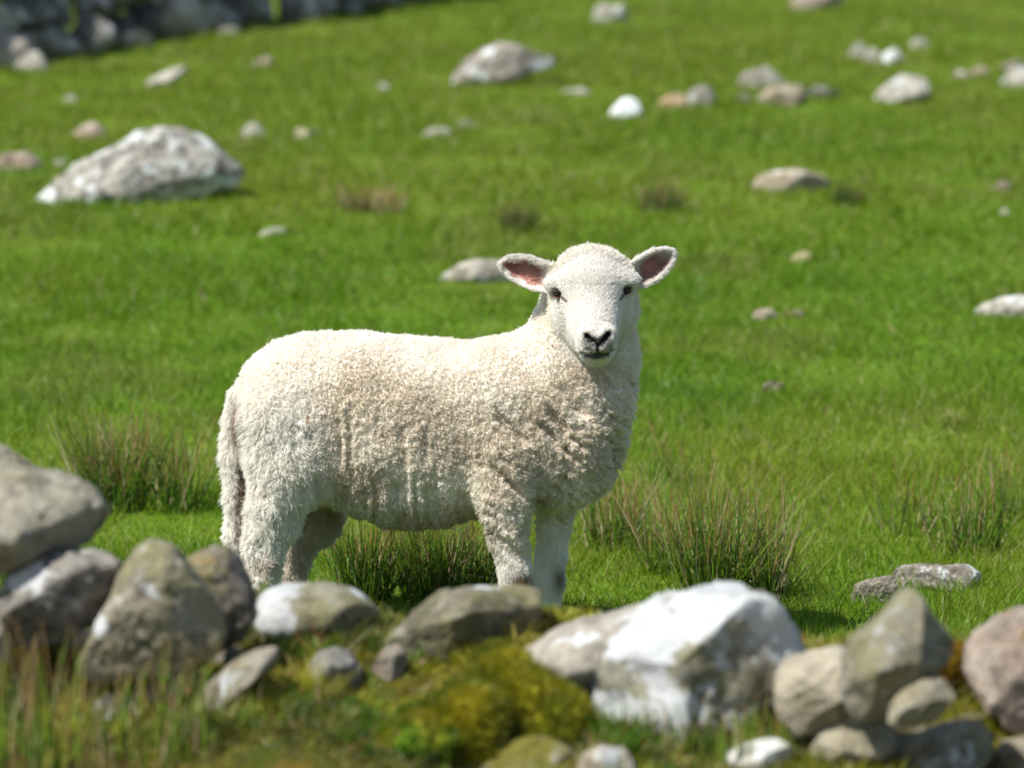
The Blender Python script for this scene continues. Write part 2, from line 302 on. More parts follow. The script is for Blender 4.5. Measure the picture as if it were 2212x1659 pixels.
rock('stone', [(660, 1480), (668, 1440), (690, 1410), (725, 1398), (755, 1408), (780, 1440), (778, 1480), (720, 1505)], None, .07, patchm((.24, .24, .22), (.36, .36, .33), [(725, 1475, 30)], white=.2, seed=24, wc=(.48, .49, .48)), 'lone rounded grey stone set in the mossy bank', group=G, seed=231)
rock('stone', [(125, 1420), (132, 1395), (165, 1372), (200, 1360), (225, 1375), (215, 1405), (185, 1425), (145, 1432)], None, .06, rock_mat((.34, .31, .22), (.44, .41, .32), .2, seed=25), 'small buff stone below the pale faced stone on the left', group=G, seed=241)
rock('stone', [(800, 1460), (812, 1425), (835, 1395), (865, 1390), (880, 1420), (868, 1462), (830, 1475)], None, .05, rock_mat((.24, .20, .16), (.34, .30, .25), .1, seed=26), 'small brown stone at the left foot of the humped stone', group=G, seed=251)
rock('stone', [(190, 1530), (225, 1505), (270, 1500), (290, 1530), (275, 1570), (210, 1575)], None, .06, rock_mat((.28, .26, .22), (.4, .38, .34), .3, seed=27), 'small grey stone half hidden by rushes at lower left', group=G, seed=261)

rock('stone', [(1700, 1700), (1712, 1665), (1745, 1650), (1790, 1662), (1800, 1700), (1750, 1725)], None, .05, rock_mat((.26, .25, .2), (.38, .36, .3), .3, seed=28), 'little grey stone at the bottom edge right of the small bright white one', group=G, seed=271)
rock('stone', [(1930, 1610), (1938, 1582), (1970, 1568), (2010, 1578), (2015, 1606), (1975, 1620)], None, .04, rock_mat((.22, .20, .15), (.34, .31, .25), .2, seed=29, olive=.4), 'little olive stone between the cream stone and the long low grey one', group=G, seed=281)
rock('stone', [(2060, 1575), (2070, 1548), (2100, 1535), (2135, 1548), (2140, 1575), (2100, 1590)], None, .04, rock_mat((.30, .26, .2), (.42, .38, .31), .2, seed=30), 'little buff stone left below the big pinkish stone', group=G, seed=291)
rock('stone', [(455, 1430), (470, 1405), (505, 1395), (535, 1408), (540, 1430), (500, 1445)], None, .04, rock_mat((.24, .21, .17), (.36, .32, .27), .3, seed=31), 'little brown stone at the upper end of the long half buried slab', group=G, seed=301)
rock('stone', [(590, 1530), (600, 1508), (630, 1500), (655, 1512), (656, 1532), (620, 1542)], None, .04, rock_mat((.28, .27, .24), (.4, .38, .34), .4, seed=32), 'little pale grey stone in the moss below the lone rounded one', group=G, seed=311)

# field stones: (name, outline or (cx, top, bottom, width), c1, c2, white, label, extras)
GF = 'stones scattered over the pasture'
def fstone(spec, c1, c2, white, label, name='stone', seed=0, rel=0.38, sub=4, patches=None, **kw):
    if isinstance(spec, tuple): pts = dome(spec[0], spec[1] - .10 * (spec[2] - spec[1]), *spec[2:], seed=seed + 400)
    else: pts = spec
    ybot = max(p[1] for p in pts) - (0 if isinstance(spec, list) else 0.35 * (spec[2] - spec[1]))
    xs = [p[0] for p in pts]; cx = 0.5 * (min(xs) + max(xs)); h_ = hit(cx, ybot - 4, 8.5)
    wm = (max(xs) - min(xs)) / F * h_[1]; Y = h_[1] + 0.25 * wm
    rw = kw.pop('rough', .07)
    if isinstance(spec, list):
        y0_ = min(p[1] for p in pts); hh_ = ybot - y0_; pts = [(x_, y_ + .12 * hh_ * max(0, (y_ - y0_) / hh_ - .6) / .4) for x_, y_ in pts]
    m = rock_mat(c1, c2, white, seed=seed * 1.31, sc_=kw.pop('sc_', .8), **kw) if not patches else patchm(c1, c2, patches, white=white, seed=seed, **kw)
    rock(name, pts, Y, wm * rel * 0.8, m, label, 'boulder' if name == 'boulder' else 'stone', GF, seed=seed + 500, sub=sub, rough=rw, facets=13 if isinstance(spec, list) else 5, cut=(.6, .88))
tan = ((.34, .29, .22), (.46, .41, .33)); pink = ((.34, .27, .22), (.45, .38, .32)); gr = (grey1, grey2); pale = ((.40, .39, .35), (.55, .54, .50))
fstone([(62, 440), (78, 418), (105, 395), (150, 362), (200, 340), (250, 312), (295, 285), (345, 276), (400, 282), (440, 300), (490, 325), (522, 348), (532, 375), (505, 400), (440, 415), (330, 430), (240, 440), (150, 450)], (.30, .29, .27), (.50, .49, .46), .5, 'big light grey lichened boulder lying in the grass at upper left', 'boulder', 1, .26, 5, sc_=1.0, dark=.6)
fstone([(970, 190), (985, 155), (1020, 122), (1075, 95), (1110, 97), (1150, 112), (1188, 122), (1200, 140), (1140, 158), (1100, 172), (1050, 190)], (.30, .26, .24), (.44, .41, .38), .45, 'wide angular grey rock in the upper middle of the pasture', 'boulder', 2, .36, 5, sc_=.9, dark=.5)
fstone((1196, 118, 138, 30), (.16, .07, .015), (.24, .12, .03), 0, 'small rusty brown stone at the right end of the wide angular rock', seed=3)
fstone((43, 325, 372, 110), *pink, .1, 'grey brown stone at the left edge beside the big boulder', seed=4)
fstone((129, 344, 364, 30), *pale, .5, 'tiny pale stone just left above the big boulder', seed=5)
fstone((192, 268, 304, 78), *pink, .1, 'brownish stone above the left end of the big boulder', seed=6)
fstone([(312, 182), (322, 172), (362, 152), (400, 140), (408, 152), (396, 165), (350, 182), (322, 194)], *pale, .1, 'long thin pale slab lying tilted below the dry stone wall', seed=7)
fstone((571, 124, 148, 54), *pink, .2, 'pinkish stone in the grass right of the thin slab', seed=8)
fstone((548, 270, 303, 62), *pale, .35, 'round pale grey stone just right above the big boulder', seed=9)
fstone((652, 277, 308, 46), (.46, .41, .28), (.56, .52, .38), .1, 'cream stone with a dark right side right of the round grey one', seed=10)
fstone((682, 280, 300, 26), (.07, .06, .04), (.12, .10, .07), 0, 'dark little stone touching the cream stone', seed=11)
fstone((1320, 4, 50, 86), *pale, .7, 'whitish rounded stone near the top edge of the photo', seed=12)
fstone((1354, 212, 256, 72), (.74, .78, .78), (.84, .87, .87), .9, 'bright white stone, the brightest in the pasture', seed=113, dark=.02, wc=(.85, .88, .88))
fstone((1452, 203, 240, 82), (.44, .31, .19), (.54, .41, .28), .05, 'orange tan stone right of the bright white stone', seed=14)
fstone((1512, 190, 236, 80), (.22, .21, .19), (.34, .33, .31), .15, 'grey stone behind the orange tan stone', seed=15)
fstone((1606, 203, 226, 44), *gr, .2, 'small dark grey stone left of the paired beige and grey stones', seed=16)
fstone((1645, 148, 195, 108), (.27, .26, .24), (.38, .37, .35), .2, 'rounded grey stone with dark right side above the beige one', seed=17)
fstone([(1632, 212), (1655, 192), (1700, 182), (1735, 186), (1745, 205), (1725, 225), (1680, 236), (1645, 232)], *tan, .25, 'beige flat stone below the rounded grey stone', seed=18)
fstone((1772, 186, 216, 92), (.07, .07, .06), (.13, .13, .12), .05, 'dark flat stone touching the right end of the beige stone', seed=19)
fstone([(1878, 228), (1890, 205), (1920, 180), (1945, 162), (1985, 162), (2008, 180), (2008, 205), (1970, 215), (1930, 222)], *pale, .35, 'pale humped stone with a shaded right side in the upper right', seed=20)
fstone((1855, 96, 128, 48), *pale, .2, 'left and faintest of the row of small pale stones at upper right', seed=21)
fstone((1887, 108, 140, 42), *pale, .35, 'middle of the row of small pale stones at upper right', seed=22)
fstone((1927, 108, 140, 54), (.6, .62, .62), (.72, .74, .74), .6, 'whitest of the row of small pale stones at upper right', seed=23)
fstone((1987, 82, 108, 48), *pale, .3, 'pale stone standing alone just above the row of small pale stones', seed=24)
fstone((2200, 148, 190, 90), *pale, .6, 'whitish stone at the right edge near the top', seed=25)
fstone((2190, 132, 160, 60), (.2, .17, .15), (.3, .26, .23), .0, 'dull brown stone right behind the whitish stone at the right edge', seed=26)
fstone((2118, 142, 168, 46), *pink, .1, 'small mauve grey stone left of the whitish stone at the right edge', seed=27)
fstone((2078, 152, 172, 52), *pink, .05, 'low mauve stone, the left one beside the small mauve grey stone', seed=28)
fstone([(1700, 26), (1712, -5), (1760, -22), (1822, -20), (1826, 5), (1780, 12), (1735, 26)], *pink, .2, 'pinkish grey rock cut by the top edge on the right', seed=29)
fstone([(1622, 402), (1640, 380), (1675, 368), (1730, 366), (1770, 376), (1795, 392), (1795, 408), (1740, 415), (1690, 422), (1650, 420)], *tan, .35, 'flat lichened stone between two rush clumps on the right', seed=30)
fstone([(940, 606), (960, 588), (1000, 568), (1040, 560), (1080, 562), (1105, 575), (1108, 600), (1060, 615), (980, 618)], (.40, .38, .33), (.52, .50, .45), .3, 'flat pale stone behind the left ear of the sheep', seed=31)
fstone((1735, 544, 570, 52), (.42, .38, .22), (.5, .46, .3), .1, 'small sandy stone in the grass right of the right ear', seed=32)
fstone([(2098, 676), (2120, 658), (2160, 643), (2215, 638), (2260, 645), (2270, 690), (2180, 692)], *pale, .45, 'pale grey stone at the right edge in the middle of the height', seed=33)
fstone((1655, 665, 694, 66), *pink, .3, 'low pinkish stone in the grass right of the chin', seed=34)
fstone((1716, 670, 690, 60), (.14, .12, .06), (.2, .17, .1), .0, 'dark brown low stone at the right end of the pinkish one', seed=35)
fstone((1672, 826, 850, 56), (.10, .07, .045), (.16, .12, .08), 0, 'dark brown clod lying in the lush grass right of the chest', seed=36)
fstone((2167, 392, 416, 48), *pink, .2, 'tiny pinkish stone near the right edge below the top quarter', seed=37)
fstone((590, 492, 512, 64), *pale, .1, 'low pale stone sunk in the grass above the back of the sheep', seed=38)
fstone((945, 276, 298, 72), *pale, .1, 'sunk pale stone, the left one of a faint pair near the upper middle', seed=39)
fstone((1005, 260, 280, 56), *gr, .2, 'sunk grey stone, the right one of a faint pair near the upper middle', seed=40)
fstone((830, 178, 200, 30), *pale, .4, 'tiny pale stone left of the wide angular rock', seed=41)
fstone((1245, 192, 206, 84), *pale, .0, 'faint flat stone between the wide angular rock and the bright white one', seed=42)
fstone((2170, 450, 470, 26), *pale, .4, 'tiny whitish stone near the right edge above the pale grey one', seed=43)
fstone((495, 55, 78, 56), *pale, .2, 'pale stone fallen at the foot of the dry stone wall', seed=44)
fstone((70, 116, 154, 80), *pale, .3, 'pale fallen stone at the foot of the wall near the left edge', seed=61)
fstone((200, 86, 118, 80), (.10, .10, .10), (.18, .18, .17), .1, 'dark fallen stone at the foot of the wall', seed=62)
fstone((292, 70, 110, 90), *tan, .4, 'broad pale stone leaning against the foot of the wall', seed=63)
fstone((385, 46, 84, 100), *pale, .3, 'whitish long stone leaning on the wall right of the broad pale one', seed=64)
fstone((152, 206, 224, 30), *pale, .2, 'tiny pale stone in the grass below the wall at far left', seed=45)
fstone((1235, 372, 388, 26), (.16, .14, .12), (.25, .22, .2), .0, 'tiny dark stone high above the left ear', seed=46)
fstone([(1922, 1262), (1932, 1235), (1955, 1222), (2000, 1220), (2040, 1226), (2085, 1220), (2118, 1240), (2112, 1262), (2040, 1285), (1960, 1285)], (.28, .25, .22), (.42, .38, .35), .3, 'flat grey brown stone in sharp focus in the grass at lower right', seed=47, sub=5, dark=.5, sc_=1.6, rel=.45)
fstone([(1836, 1290), (1848, 1262), (1880, 1250), (1925, 1244), (1938, 1270), (1925, 1300), (1880, 1312), (1845, 1312)], (.27, .24, .20), (.38, .34, .30), .2, 'smaller half hidden stone at the left end of the flat focused stone', seed=48, sub=5, sc_=1.6)

# dry stone wall at the upper left
def wall():
    a = hit(-420, 205, 9); b = hit(900, 2, 9); root = bpy.data.objects.new('dry_stone_wall', None); COL.objects.link(root)
    root.location = a; tag(root, 'dark dry stone wall with pale and rusty stones running up the slope at top left', 'wall')
    d = (b - a); L = math.hypot(d[0], d[1]); ux = np.array([d[0], d[1]]) / L; nrm = np.array([ux[1], -ux[0]])
    mats = [rock_mat((.10, .10, .10), (.24, .24, .23), .5, seed=50, sc_=.7, wc=(.45, .46, .46)), rock_mat((.14, .135, .12), (.32, .30, .27), .6, seed=51, sc_=.7, wc=(.5, .5, .48)),
            rock_mat((.10, .10, .09), (.2, .2, .18), .4, seed=52, sc_=.7, orange=.9, wc=(.4, .4, .4)), rock_mat((.35, .33, .29), (.5, .47, .42), .4, seed=53, sc_=.7), rock_mat((.06, .065, .07), (.15, .15, .15), .35, seed=54, sc_=.7, moss=.2)]
    rg = np.random.default_rng(5); z = 0
    for course in range(6):
        s = rg.uniform(-.15, 0)
        while s < L:
            wd = rg.uniform(.16, .40) * (1.1 - .08 * course); hh = rg.uniform(.16, .28)
            x, y = a[0] + ux[0] * (s + wd / 2), a[1] + ux[1] * (s + wd / 2); gz = float(height(x, y)); off = rg.normal(0, .05) + course * -.045
            poly = [(math.cos(t) * wd * .56 * rg.uniform(.85, 1.1), math.sin(t) * hh * .60 * rg.uniform(.85, 1.1)) for t in np.linspace(0, 2 * math.pi, 11)[:-1]]
            V, Fc = rock_mesh(poly, .20, int(rg.integers(1e6)), 3, rough=.13)
            ang = math.atan2(ux[1], ux[0]); c_, s_ = math.cos(ang), math.sin(ang)
            V = np.stack([V[:, 0] * c_ - V[:, 1] * s_, V[:, 0] * s_ + V[:, 1] * c_, V[:, 2]], -1)
            k = rg.choice([0, 1, 2, 3, 4], p=[.25, .30, .12, .20, .13]) if course else rg.choice([0, 1, 2, 3, 4], p=[.2, .2, .2, .25, .15])
            loc = np.array([x + nrm[0] * off, y + nrm[1] * off, gz + z + hh * .40 + rg.normal(0, .015)]) - a
            mesh_obj('wall_stone', V, [Fc], mats[k], loc=tuple(loc), parent=root)
            s += wd * .88
        z += .18
wall()

# ---------------------------------------------------------------- grass
def blades(name, xy, z, h, wdt, col, m, lean=0.35, droop=0.4, seed=0, seg=2):
    n = len(xy); rg = np.random.default_rng(seed); az = rg.uniform(0, 2 * np.pi, n); la = rg.uniform(0, 2 * np.pi, n)
    ln = np.abs(rg.normal(0, lean, n)); dr = rg.uniform(0, droop, n)
    wv = np.stack([np.cos(az), np.sin(az), 0 * az], -1) * (wdt / 2)[:, None]; dv = np.stack([np.cos(la), np.sin(la), 0 * la], -1)
    base = np.concatenate([xy, z[:, None]], 1); up = np.array([0, 0, 1.0]); rows = []; cs = []
    for k in range(seg + 1):
        t = k / seg; c = base + dv * (h * (ln * t + dr * t * t))[:, None] + up * (h * (t - 0.25 * dr * t * t))[:, None]
        if k < seg: rows += [c - wv * (1 - 0.55 * t), c + wv * (1 - 0.55 * t)]; cs += [col] * 2
        else: rows.append(c); cs.append(col)
    m_ = 2 * seg + 1; V = np.stack(rows, 1).reshape(-1, 3); C = np.stack(cs, 1).reshape(-1, 3)
    i = np.arange(n) * m_; q = [np.stack([i + 2 * k, i + 2 * k + 1, i + 2 * k + 3, i + 2 * k + 2], -1) for k in range(seg - 1)]
    fl = q + [np.stack([i + 2 * seg - 2, i + 2 * seg - 1, i + 2 * seg], -1)]
    o = mesh_obj(name, V, fl, m, cols=C, smooth=False); return o
grass_m = leaf_mat("grass_blades", 0.45, 0.38, 0.28)
rush_m = leaf_mat("rush_stems", 0.38, 0.12, 0.5)

def pasture_col(xy, rg):
    n = len(xy); p = np.stack([xy[:, 0] * 1.1, xy[:, 1] * .55, 0 * xy[:, 0]], -1)
    a = np.clip(0.5 + 1.2 * fbm(p, 4), 0, 1)[:, None]; b = np.clip(0.5 + 1.5 * fbm(p * 3.1 + 40, 3), 0, 1)[:, None]
    c = lerp(np.array([.10, .225, .009]), np.array([.185, .265, .020]), a)
    c = lerp(c, np.array([.115, .245, .010]), .5 * b)
    c = lerp(c, np.array([.165, .225, .024]), (.65 * sstep(13, 22, xy[:, 1]))[:, None])
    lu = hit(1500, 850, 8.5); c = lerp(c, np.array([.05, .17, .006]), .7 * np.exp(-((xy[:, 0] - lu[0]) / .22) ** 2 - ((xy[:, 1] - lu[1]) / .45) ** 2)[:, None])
    tn = sstep(.12, .42, fbm(np.stack([xy[:, 0] * 1.6, xy[:, 1] * 1.3, 0 * xy[:, 0] + 5], -1), 4)) * sstep(9.5, 12, xy[:, 1]); c = lerp(c, np.array([.215, .215, .062]), (.35 * tn)[:, None])
    c = c * np.array([1.0, .92, .85]) * rg.uniform(.72, 1.28, (n, 1)) * rg.uniform(.93, 1.07, (n, 3))
    dry = rg.random(n) < .035 + .05 * sstep(.45, .8, a[:, 0]); c[dry] = np.array([.34, .28, .12]) * rg.uniform(.6, 1.2, (dry.sum(), 1))
    return c
def scatter(y0, y1, n, rg, margin=.5):
    y = np.sqrt(rg.uniform(y0 ** 2, y1 ** 2, n)); x = rg.uniform(-1, 1, n) * (y * .124 + margin); return np.stack([x, y], -1)
rg = np.random.default_rng(11); xy = np.stack([np.zeros(600000), 7.5 * 4.2 ** rg.random(600000)], -1); xy[:, 0] = rg.uniform(-1, 1, 600000) * (xy[:, 1] * .124 + np.interp(xy[:, 1], [8, 20], [.45, 1.0]))
ex = np.stack([np.zeros(130000), 7.5 * 4.2 ** rg.random(130000)], -1); ex[:, 0] = np.sign(rg.random(130000) - .5) * (ex[:, 1] * .124 + .45 + rg.random(130000) * (1 + .16 * ex[:, 1])); xy = np.concatenate([xy, ex])
yy = xy[:, 1]; hn = fbm(np.stack([xy[:, 0] * 3, xy[:, 1] * 3, 0 * yy], -1), 3)
tall = rg.random(len(xy)) < .05
hh = np.clip(rg.normal(.033, .008, len(xy)) * np.where(tall, 2.0, 1) * (1 + .9 * hn), .012, .12) * (1 - .15 * sstep(12, 20, yy)); wd = lerp(.0026, .0085, sstep(9.5, 20, yy)) * rg.uniform(.7, 1.3, len(xy))
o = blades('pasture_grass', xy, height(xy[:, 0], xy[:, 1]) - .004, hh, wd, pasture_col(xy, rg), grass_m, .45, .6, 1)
tag(o, 'short bright green pasture grass covering the slope', 'grass', kind='stuff')

# bank turf: moss and short yellowish grass
rg = np.random.default_rng(12); n = 150000
y = rg.uniform(5.6, 7.35, n); x = rg.uniform(-1, 1, n) * (y * .124 + .35); xy = np.stack([x, y], -1)
p3 = np.stack([x * 4.5, y * 4.5, 0 * x], -1); a = np.clip(.5 + 1.9 * fbm(p3, 4), 0, 1)[:, None]; b = np.clip(.5 + 2 * fbm(p3 * 2.3 + 31, 3), 0, 1)[:, None]
c = lerp(np.array([.055, .12, .008]), np.array([.22, .22, .018]), sstep(.25, .75, a)); c = lerp(c, np.array([.22, .16, .06]), .40 * sstep(.5, .85, b)); e_ = np.clip(.5 + 2.2 * fbm(p3 * 6 + 77, 2), 0, 1)[:, None]; c = c * (.6 + .95 * e_) * rg.uniform(.6, 1.35, (n, 1))
dk = rg.random(n) < .08; c[dk] = np.array([.38, .31, .17]) * rg.uniform(.6, 1.2, (dk.sum(), 1)); rd = rg.random(n) < .04; c[rd] = np.array([.22, .09, .02])
hb = np.clip(rg.normal(.026, .010, n) * (1 + 1.6 * fbm(p3 * 1.3 + 3, 3)), .006, .08)
o = blades('bank_moss', xy, height(x, y) - .003, hb, rg.uniform(.002, .0055, n), c * 1.2, grass_m, .6, .6, 2)
tag(o, 'yellow green moss and short turf over the tumbled wall', 'moss', kind='stuff')

def cushion(cx, cy, wpx, hpx, Y, dep, label, cA, cB, nb, seed, bl=.014):
    """rounded cushion of moss with a solid core and short moss shoots"""
    rg = np.random.default_rng(seed); pts = dome(cx, cy - hpx, cy, wpx, seed, bury=.4)
    o = np.array(pts); W = at(o[:, 0], o[:, 1], Y); c = np.array([W[:, 0].mean(), Y, W[:, 2].min()])
    wm = W[:, 0].max() - W[:, 0].min(); hm_ = W[:, 2].max() - W[:, 2].min(); VV_, FF_, nv = [], [], 0
    for k in range(7 if wpx > 120 else 3):
        sc2 = rg.uniform(.30, .55) if k else .6; ph = np.linspace(0, 2 * math.pi, 13)[:-1]
        pl = np.stack([np.cos(ph) * wm * .5 * sc2, np.sin(ph) * hm_ * .62 * (sc2 + .35)], -1) * rg.uniform(.85, 1.15, (12, 1))
        v_, f_ = rock_mesh(pl, dep * sc2 * 1.1, seed + k, 4, rough=.16, facets=0)
        ox = rg.uniform(-.36, .36) * wm if k else 0; v_ = v_ + np.array([ox, rg.uniform(-.5, .4) * dep, hm_ * (.35 - .5 * abs(ox) / wm) + rg.normal(0, .1) * hm_]); VV_.append(v_); FF_.append(f_ + nv); nv += len(v_)
    V = np.concatenate(VV_); Fc = np.concatenate(FF_)
    root = bpy.data.objects.new('moss_cushion', None); COL.objects.link(root); root.location = c; tag(root, label, 'moss')
    cv = np.clip(.5 + 1.8 * fbm(V * 14, 3), 0, 1)[:, None]; col = lerp(np.array(cA), np.array(cB), cv)
    mesh_obj('core', V, [Fc], leaf_mat('moss_core', .9, .05, .1), cols=col, parent=root)
    T = V[Fc]; nn = np.cross(T[:, 1] - T[:, 0], T[:, 2] - T[:, 0]); ar = np.linalg.norm(nn, axis=1); k = rg.choice(len(Fc), nb, p=ar / ar.sum())
    u = rg.random((nb, 2)); f = u.sum(1) > 1; u[f] = 1 - u[f]; P = T[k, 0] + u[:, :1] * (T[k, 1] - T[k, 0]) + u[:, 1:] * (T[k, 2] - T[k, 0])
    d = nn[k] / ar[k][:, None] + rg.normal(0, .5, (nb, 3)) + np.array([0, 0, .3]); d /= np.linalg.norm(d, axis=1)[:, None]
    sd = np.cross(d, rg.normal(0, 1, (nb, 3))); sd /= np.linalg.norm(sd, axis=1)[:, None]; L = rg.uniform(.5, 1.3, (nb, 1)) * bl
    VV = np.stack([P - sd * .0018, P + sd * .0018, P + d * L], 1).reshape(-1, 3)
    cc = np.repeat(lerp(np.array(cA), np.array(cB), np.clip(.5 + 1.8 * fbm(P * 14, 3), 0, 1)[:, None]) * rg.uniform(.6, 1.4, (nb, 1)), 3, 0)
    mesh_obj('shoots', VV, [np.arange(nb * 3).reshape(-1, 3)], grass_m, cols=cc, smooth=False, parent=root)
cushion(1120, 1555, 370, 110, 6.55, .16, 'big golden green moss cushion left of the large white boulder', (.10, .13, .010), (.30, .26, .016), 40000, 301, .020)
cushion(1215, 1365, 90, 22, 7.0, .05, 'thin rusty moss pad beside the far forefoot of the sheep', (.2, .12, .01), (.34, .2, .02), 3000, 302, .01)
cushion(1085, 1440, 150, 40, 6.72, .08, 'green moss pad at the foot of the humped stone', (.08, .12, .008), (.25, .2, .02), 6000, 303)
cushion(2060, 1440, 110, 55, 6.72, .07, 'orange brown moss pad right of the peaked grey stone', (.16, .10, .01), (.32, .19, .015), 5000, 304)
cushion(900, 1600, 260, 60, 6.45, .12, 'bright green moss hump at the bottom left of the golden cushion', (.08, .15, .01), (.26, .22, .02), 10000, 305)

def rush(px, py, spread_px, n, h, label, cat='rush', seed=0, name='rush_clump', dry=.35, wdt=.0040, green=(.075, .18, .012), lean=.50, Y=None, group=None):
    """clump of rush stems standing on the ground"""
    rg = np.random.default_rng(seed + 900); c = hit(px, py, 8.0) if Y is None else at(px, py, Y)
    if Y is not None: c[2] = float(height(c[0], c[1]))
    sp = spread_px / F * c[1] / 2; r = sp * np.sqrt(rg.random(n)) * .55; t = rg.uniform(0, 2 * np.pi, n); bx = r * np.cos(t); by = r * np.sin(t) * .8
    gz = height(c[0] + bx, c[1] + by) - c[2] - .01
    out = np.stack([bx, by], -1) / (sp * .55 + 1e-6) * .55 + rg.normal(0, .45, (n, 2)); H = 1.12 * h * rg.uniform(.4, 1.05, n); ln = lean * rg.uniform(.3, 1.3, n)
    cur = rg.normal(0, .10, (n, 2)); bent = rg.random(n) < .14; seg = 5; rows = []; cs = []
    g = np.array(green) * rg.uniform(.6, 1.5, (n, 1)); g[:, 0] *= rg.uniform(.8, 1.6, n); br = np.array([.32, .18, .065]) * rg.uniform(.6, 1.4, (n, 1)); st_ = np.array([.44, .35, .20]) * rg.uniform(.6, 1.2, (n, 1))
    isdry = rg.random(n) < dry; mostly = isdry & (rg.random(n) < .32); kink = rg.uniform(.45, .8, n); kd = rg.normal(0, 1, (n, 2))
    ww = wdt * rg.uniform(.6, 1.2, n)
    for k in range(seg + 1):
        s = k / seg; off = out * (H * ln * s)[:, None] + cur * (H * s * s)[:, None]; zz = H * s * (1 - .18 * ln * s)
        kk = np.where(bent, np.maximum(s - kink, 0), 0); off = off + kd * (kk * H * 1.1)[:, None]; zz = zz - kk * H * 1.1
        cen = np.stack([bx + off[:, 0], by + off[:, 1], gz + zz], -1); wk = ww * (1 - .75 * s ** 1.5)
        f = np.where(mostly, 1.0, np.where(isdry, sstep(.35, .75, s), sstep(.86, 1.0, s)))[:, None]
        col = lerp(g, np.where(mostly[:, None], st_, br), f)
        for j in range(3):
            a_ = 2 * math.pi * j / 3 + t; rows.append(cen + np.stack([np.cos(a_), np.sin(a_), 0 * a_], -1) * (wk / 2)[:, None]); cs.append(col)
    m_ = 3 * (seg + 1); V = np.stack(rows, 1).reshape(-1, 3); C = np.stack(cs, 1).reshape(-1, 3); i = np.arange(n) * m_; fl = []
    for k in range(seg):
        for j in range(3):
            a0, a1 = 3 * k + j, 3 * k + (j + 1) % 3; fl.append(np.stack([i + a0, i + a1, i + a1 + 3, i + a0 + 3], -1))
    o = mesh_obj(name, V, [np.concatenate(fl)], rush_m, loc=tuple(c), cols=C); tag(o, label, cat, group); return o
GR = 'rush clumps in the pasture'
rush(255, 1095, 300, 420, .25, 'brown tipped rush clump left of the tail behind the cap stone', seed=1, dry=.42, group=GR)
rush(385, 1105, 170, 140, .22, 'looser rush clump just left of the tail', seed=2, dry=.5, group=GR)
rush(790, 1305, 190, 300, .21, 'dense green rush clump under the belly, the left one', seed=3, dry=.2, green=(.06, .15, .010), group=GR)
rush(930, 1295, 220, 400, .21, 'dense rush clump under the belly, the middle one', seed=4, dry=.28, group=GR)
rush(1030, 1275, 120, 160, .19, 'rush clump right behind the near foreleg', seed=5, dry=.3, group=GR)
rush(1320, 1190, 190, 150, .21, 'sparse brown rush clump right of the far foreleg', seed=6, dry=.7, group=GR)
rush(1540, 1300, 260, 300, .29, 'tallest rush clump behind the large white boulder', seed=7, dry=.32, group=GR)
rush(1660, 1300, 150, 110, .27, 'thin dry rush clump at the right of the tallest one', seed=8, dry=.7, group=GR)
rush(1440, 1240, 170, 110, .20, 'sparse rush clump left of the tallest one', seed=9, dry=.6, group=GR)
rush(2090, 1190, 260, 130, .23, 'thin rush clump behind the flat focused stone', seed=10, dry=.4, group=GR)
rush(1960, 1150, 260, 50, .18, 'scattered rush stems left of the thin clump at right', seed=11, dry=.5, group=GR)
rush(2190, 1120, 180, 50, .18, 'scattered rush stems at the right edge', seed=12, dry=.5, group=GR)
rush(1450, 1040, 260, 55, .15, 'loose rush stems in the grass right of the chest', seed=13, dry=.4, group=GR)
rush(1120, 500, 130, 160, .12, 'dark rush clump in the blurred grass above the left ear', seed=14, dry=.2, green=(.04, .09, .01), wdt=.005, group=GR)
rush(1430, 455, 170, 170, .13, 'dark rush clump in the blurred grass above the right ear', seed=15, dry=.3, green=(.045, .10, .012), wdt=.005, group=GR)
rush(800, 455, 250, 160, .11, 'brownish rush patch in the blurred grass above the back', seed=16, dry=.85, green=(.10, .12, .03), wdt=.005, group=GR)
rush(1830, 445, 100, 130, .10, 'small dark rush clump right of the flat lichened stone', seed=17, dry=.1, green=(.035, .09, .01), wdt=.005, group=GR)
GT = 'grass tufts on the tumbled wall'
for k, (px, py, sp, n_, h_, Y_, lb) in enumerate([
        (20, 1500, 260, 420, .34, 5.85, 'tall blurred grass tuft in the bottom left corner'),
        (190, 1500, 280, 420, .32, 5.8, 'tall blurred grass tuft second from the bottom left corner'),
        (350, 1500, 280, 360, .28, 5.8, 'blurred grass tuft below the narrow tilted slab'),
        (540, 1500, 320, 320, .23, 5.85, 'blurred grass tuft at the bottom edge below the long slab'),
        (740, 1500, 320, 260, .19, 5.9, 'blurred grass tuft at the bottom edge below the lone grey stone'),
        (70, 1500, 200, 70, .24, 6.3, 'thin grass tuft in front of the pale faced stone'),
        (330, 1500, 220, 70, .16, 6.4, 'thin brown grass tuft in front of the pointed stone'),
        (1560, 1500, 280, 160, .09, 6.5, 'short green grass tuft at the foot of the white boulder')]):
    rush(px, py, sp * 2.3, int(n_ * 1.7), h_, lb, 'grass tuft', seed=40 + k, name='grass_tuft', dry=.34, wdt=.0055, green=(.11, .21, .02), lean=.20, Y=Y_, group=GT)
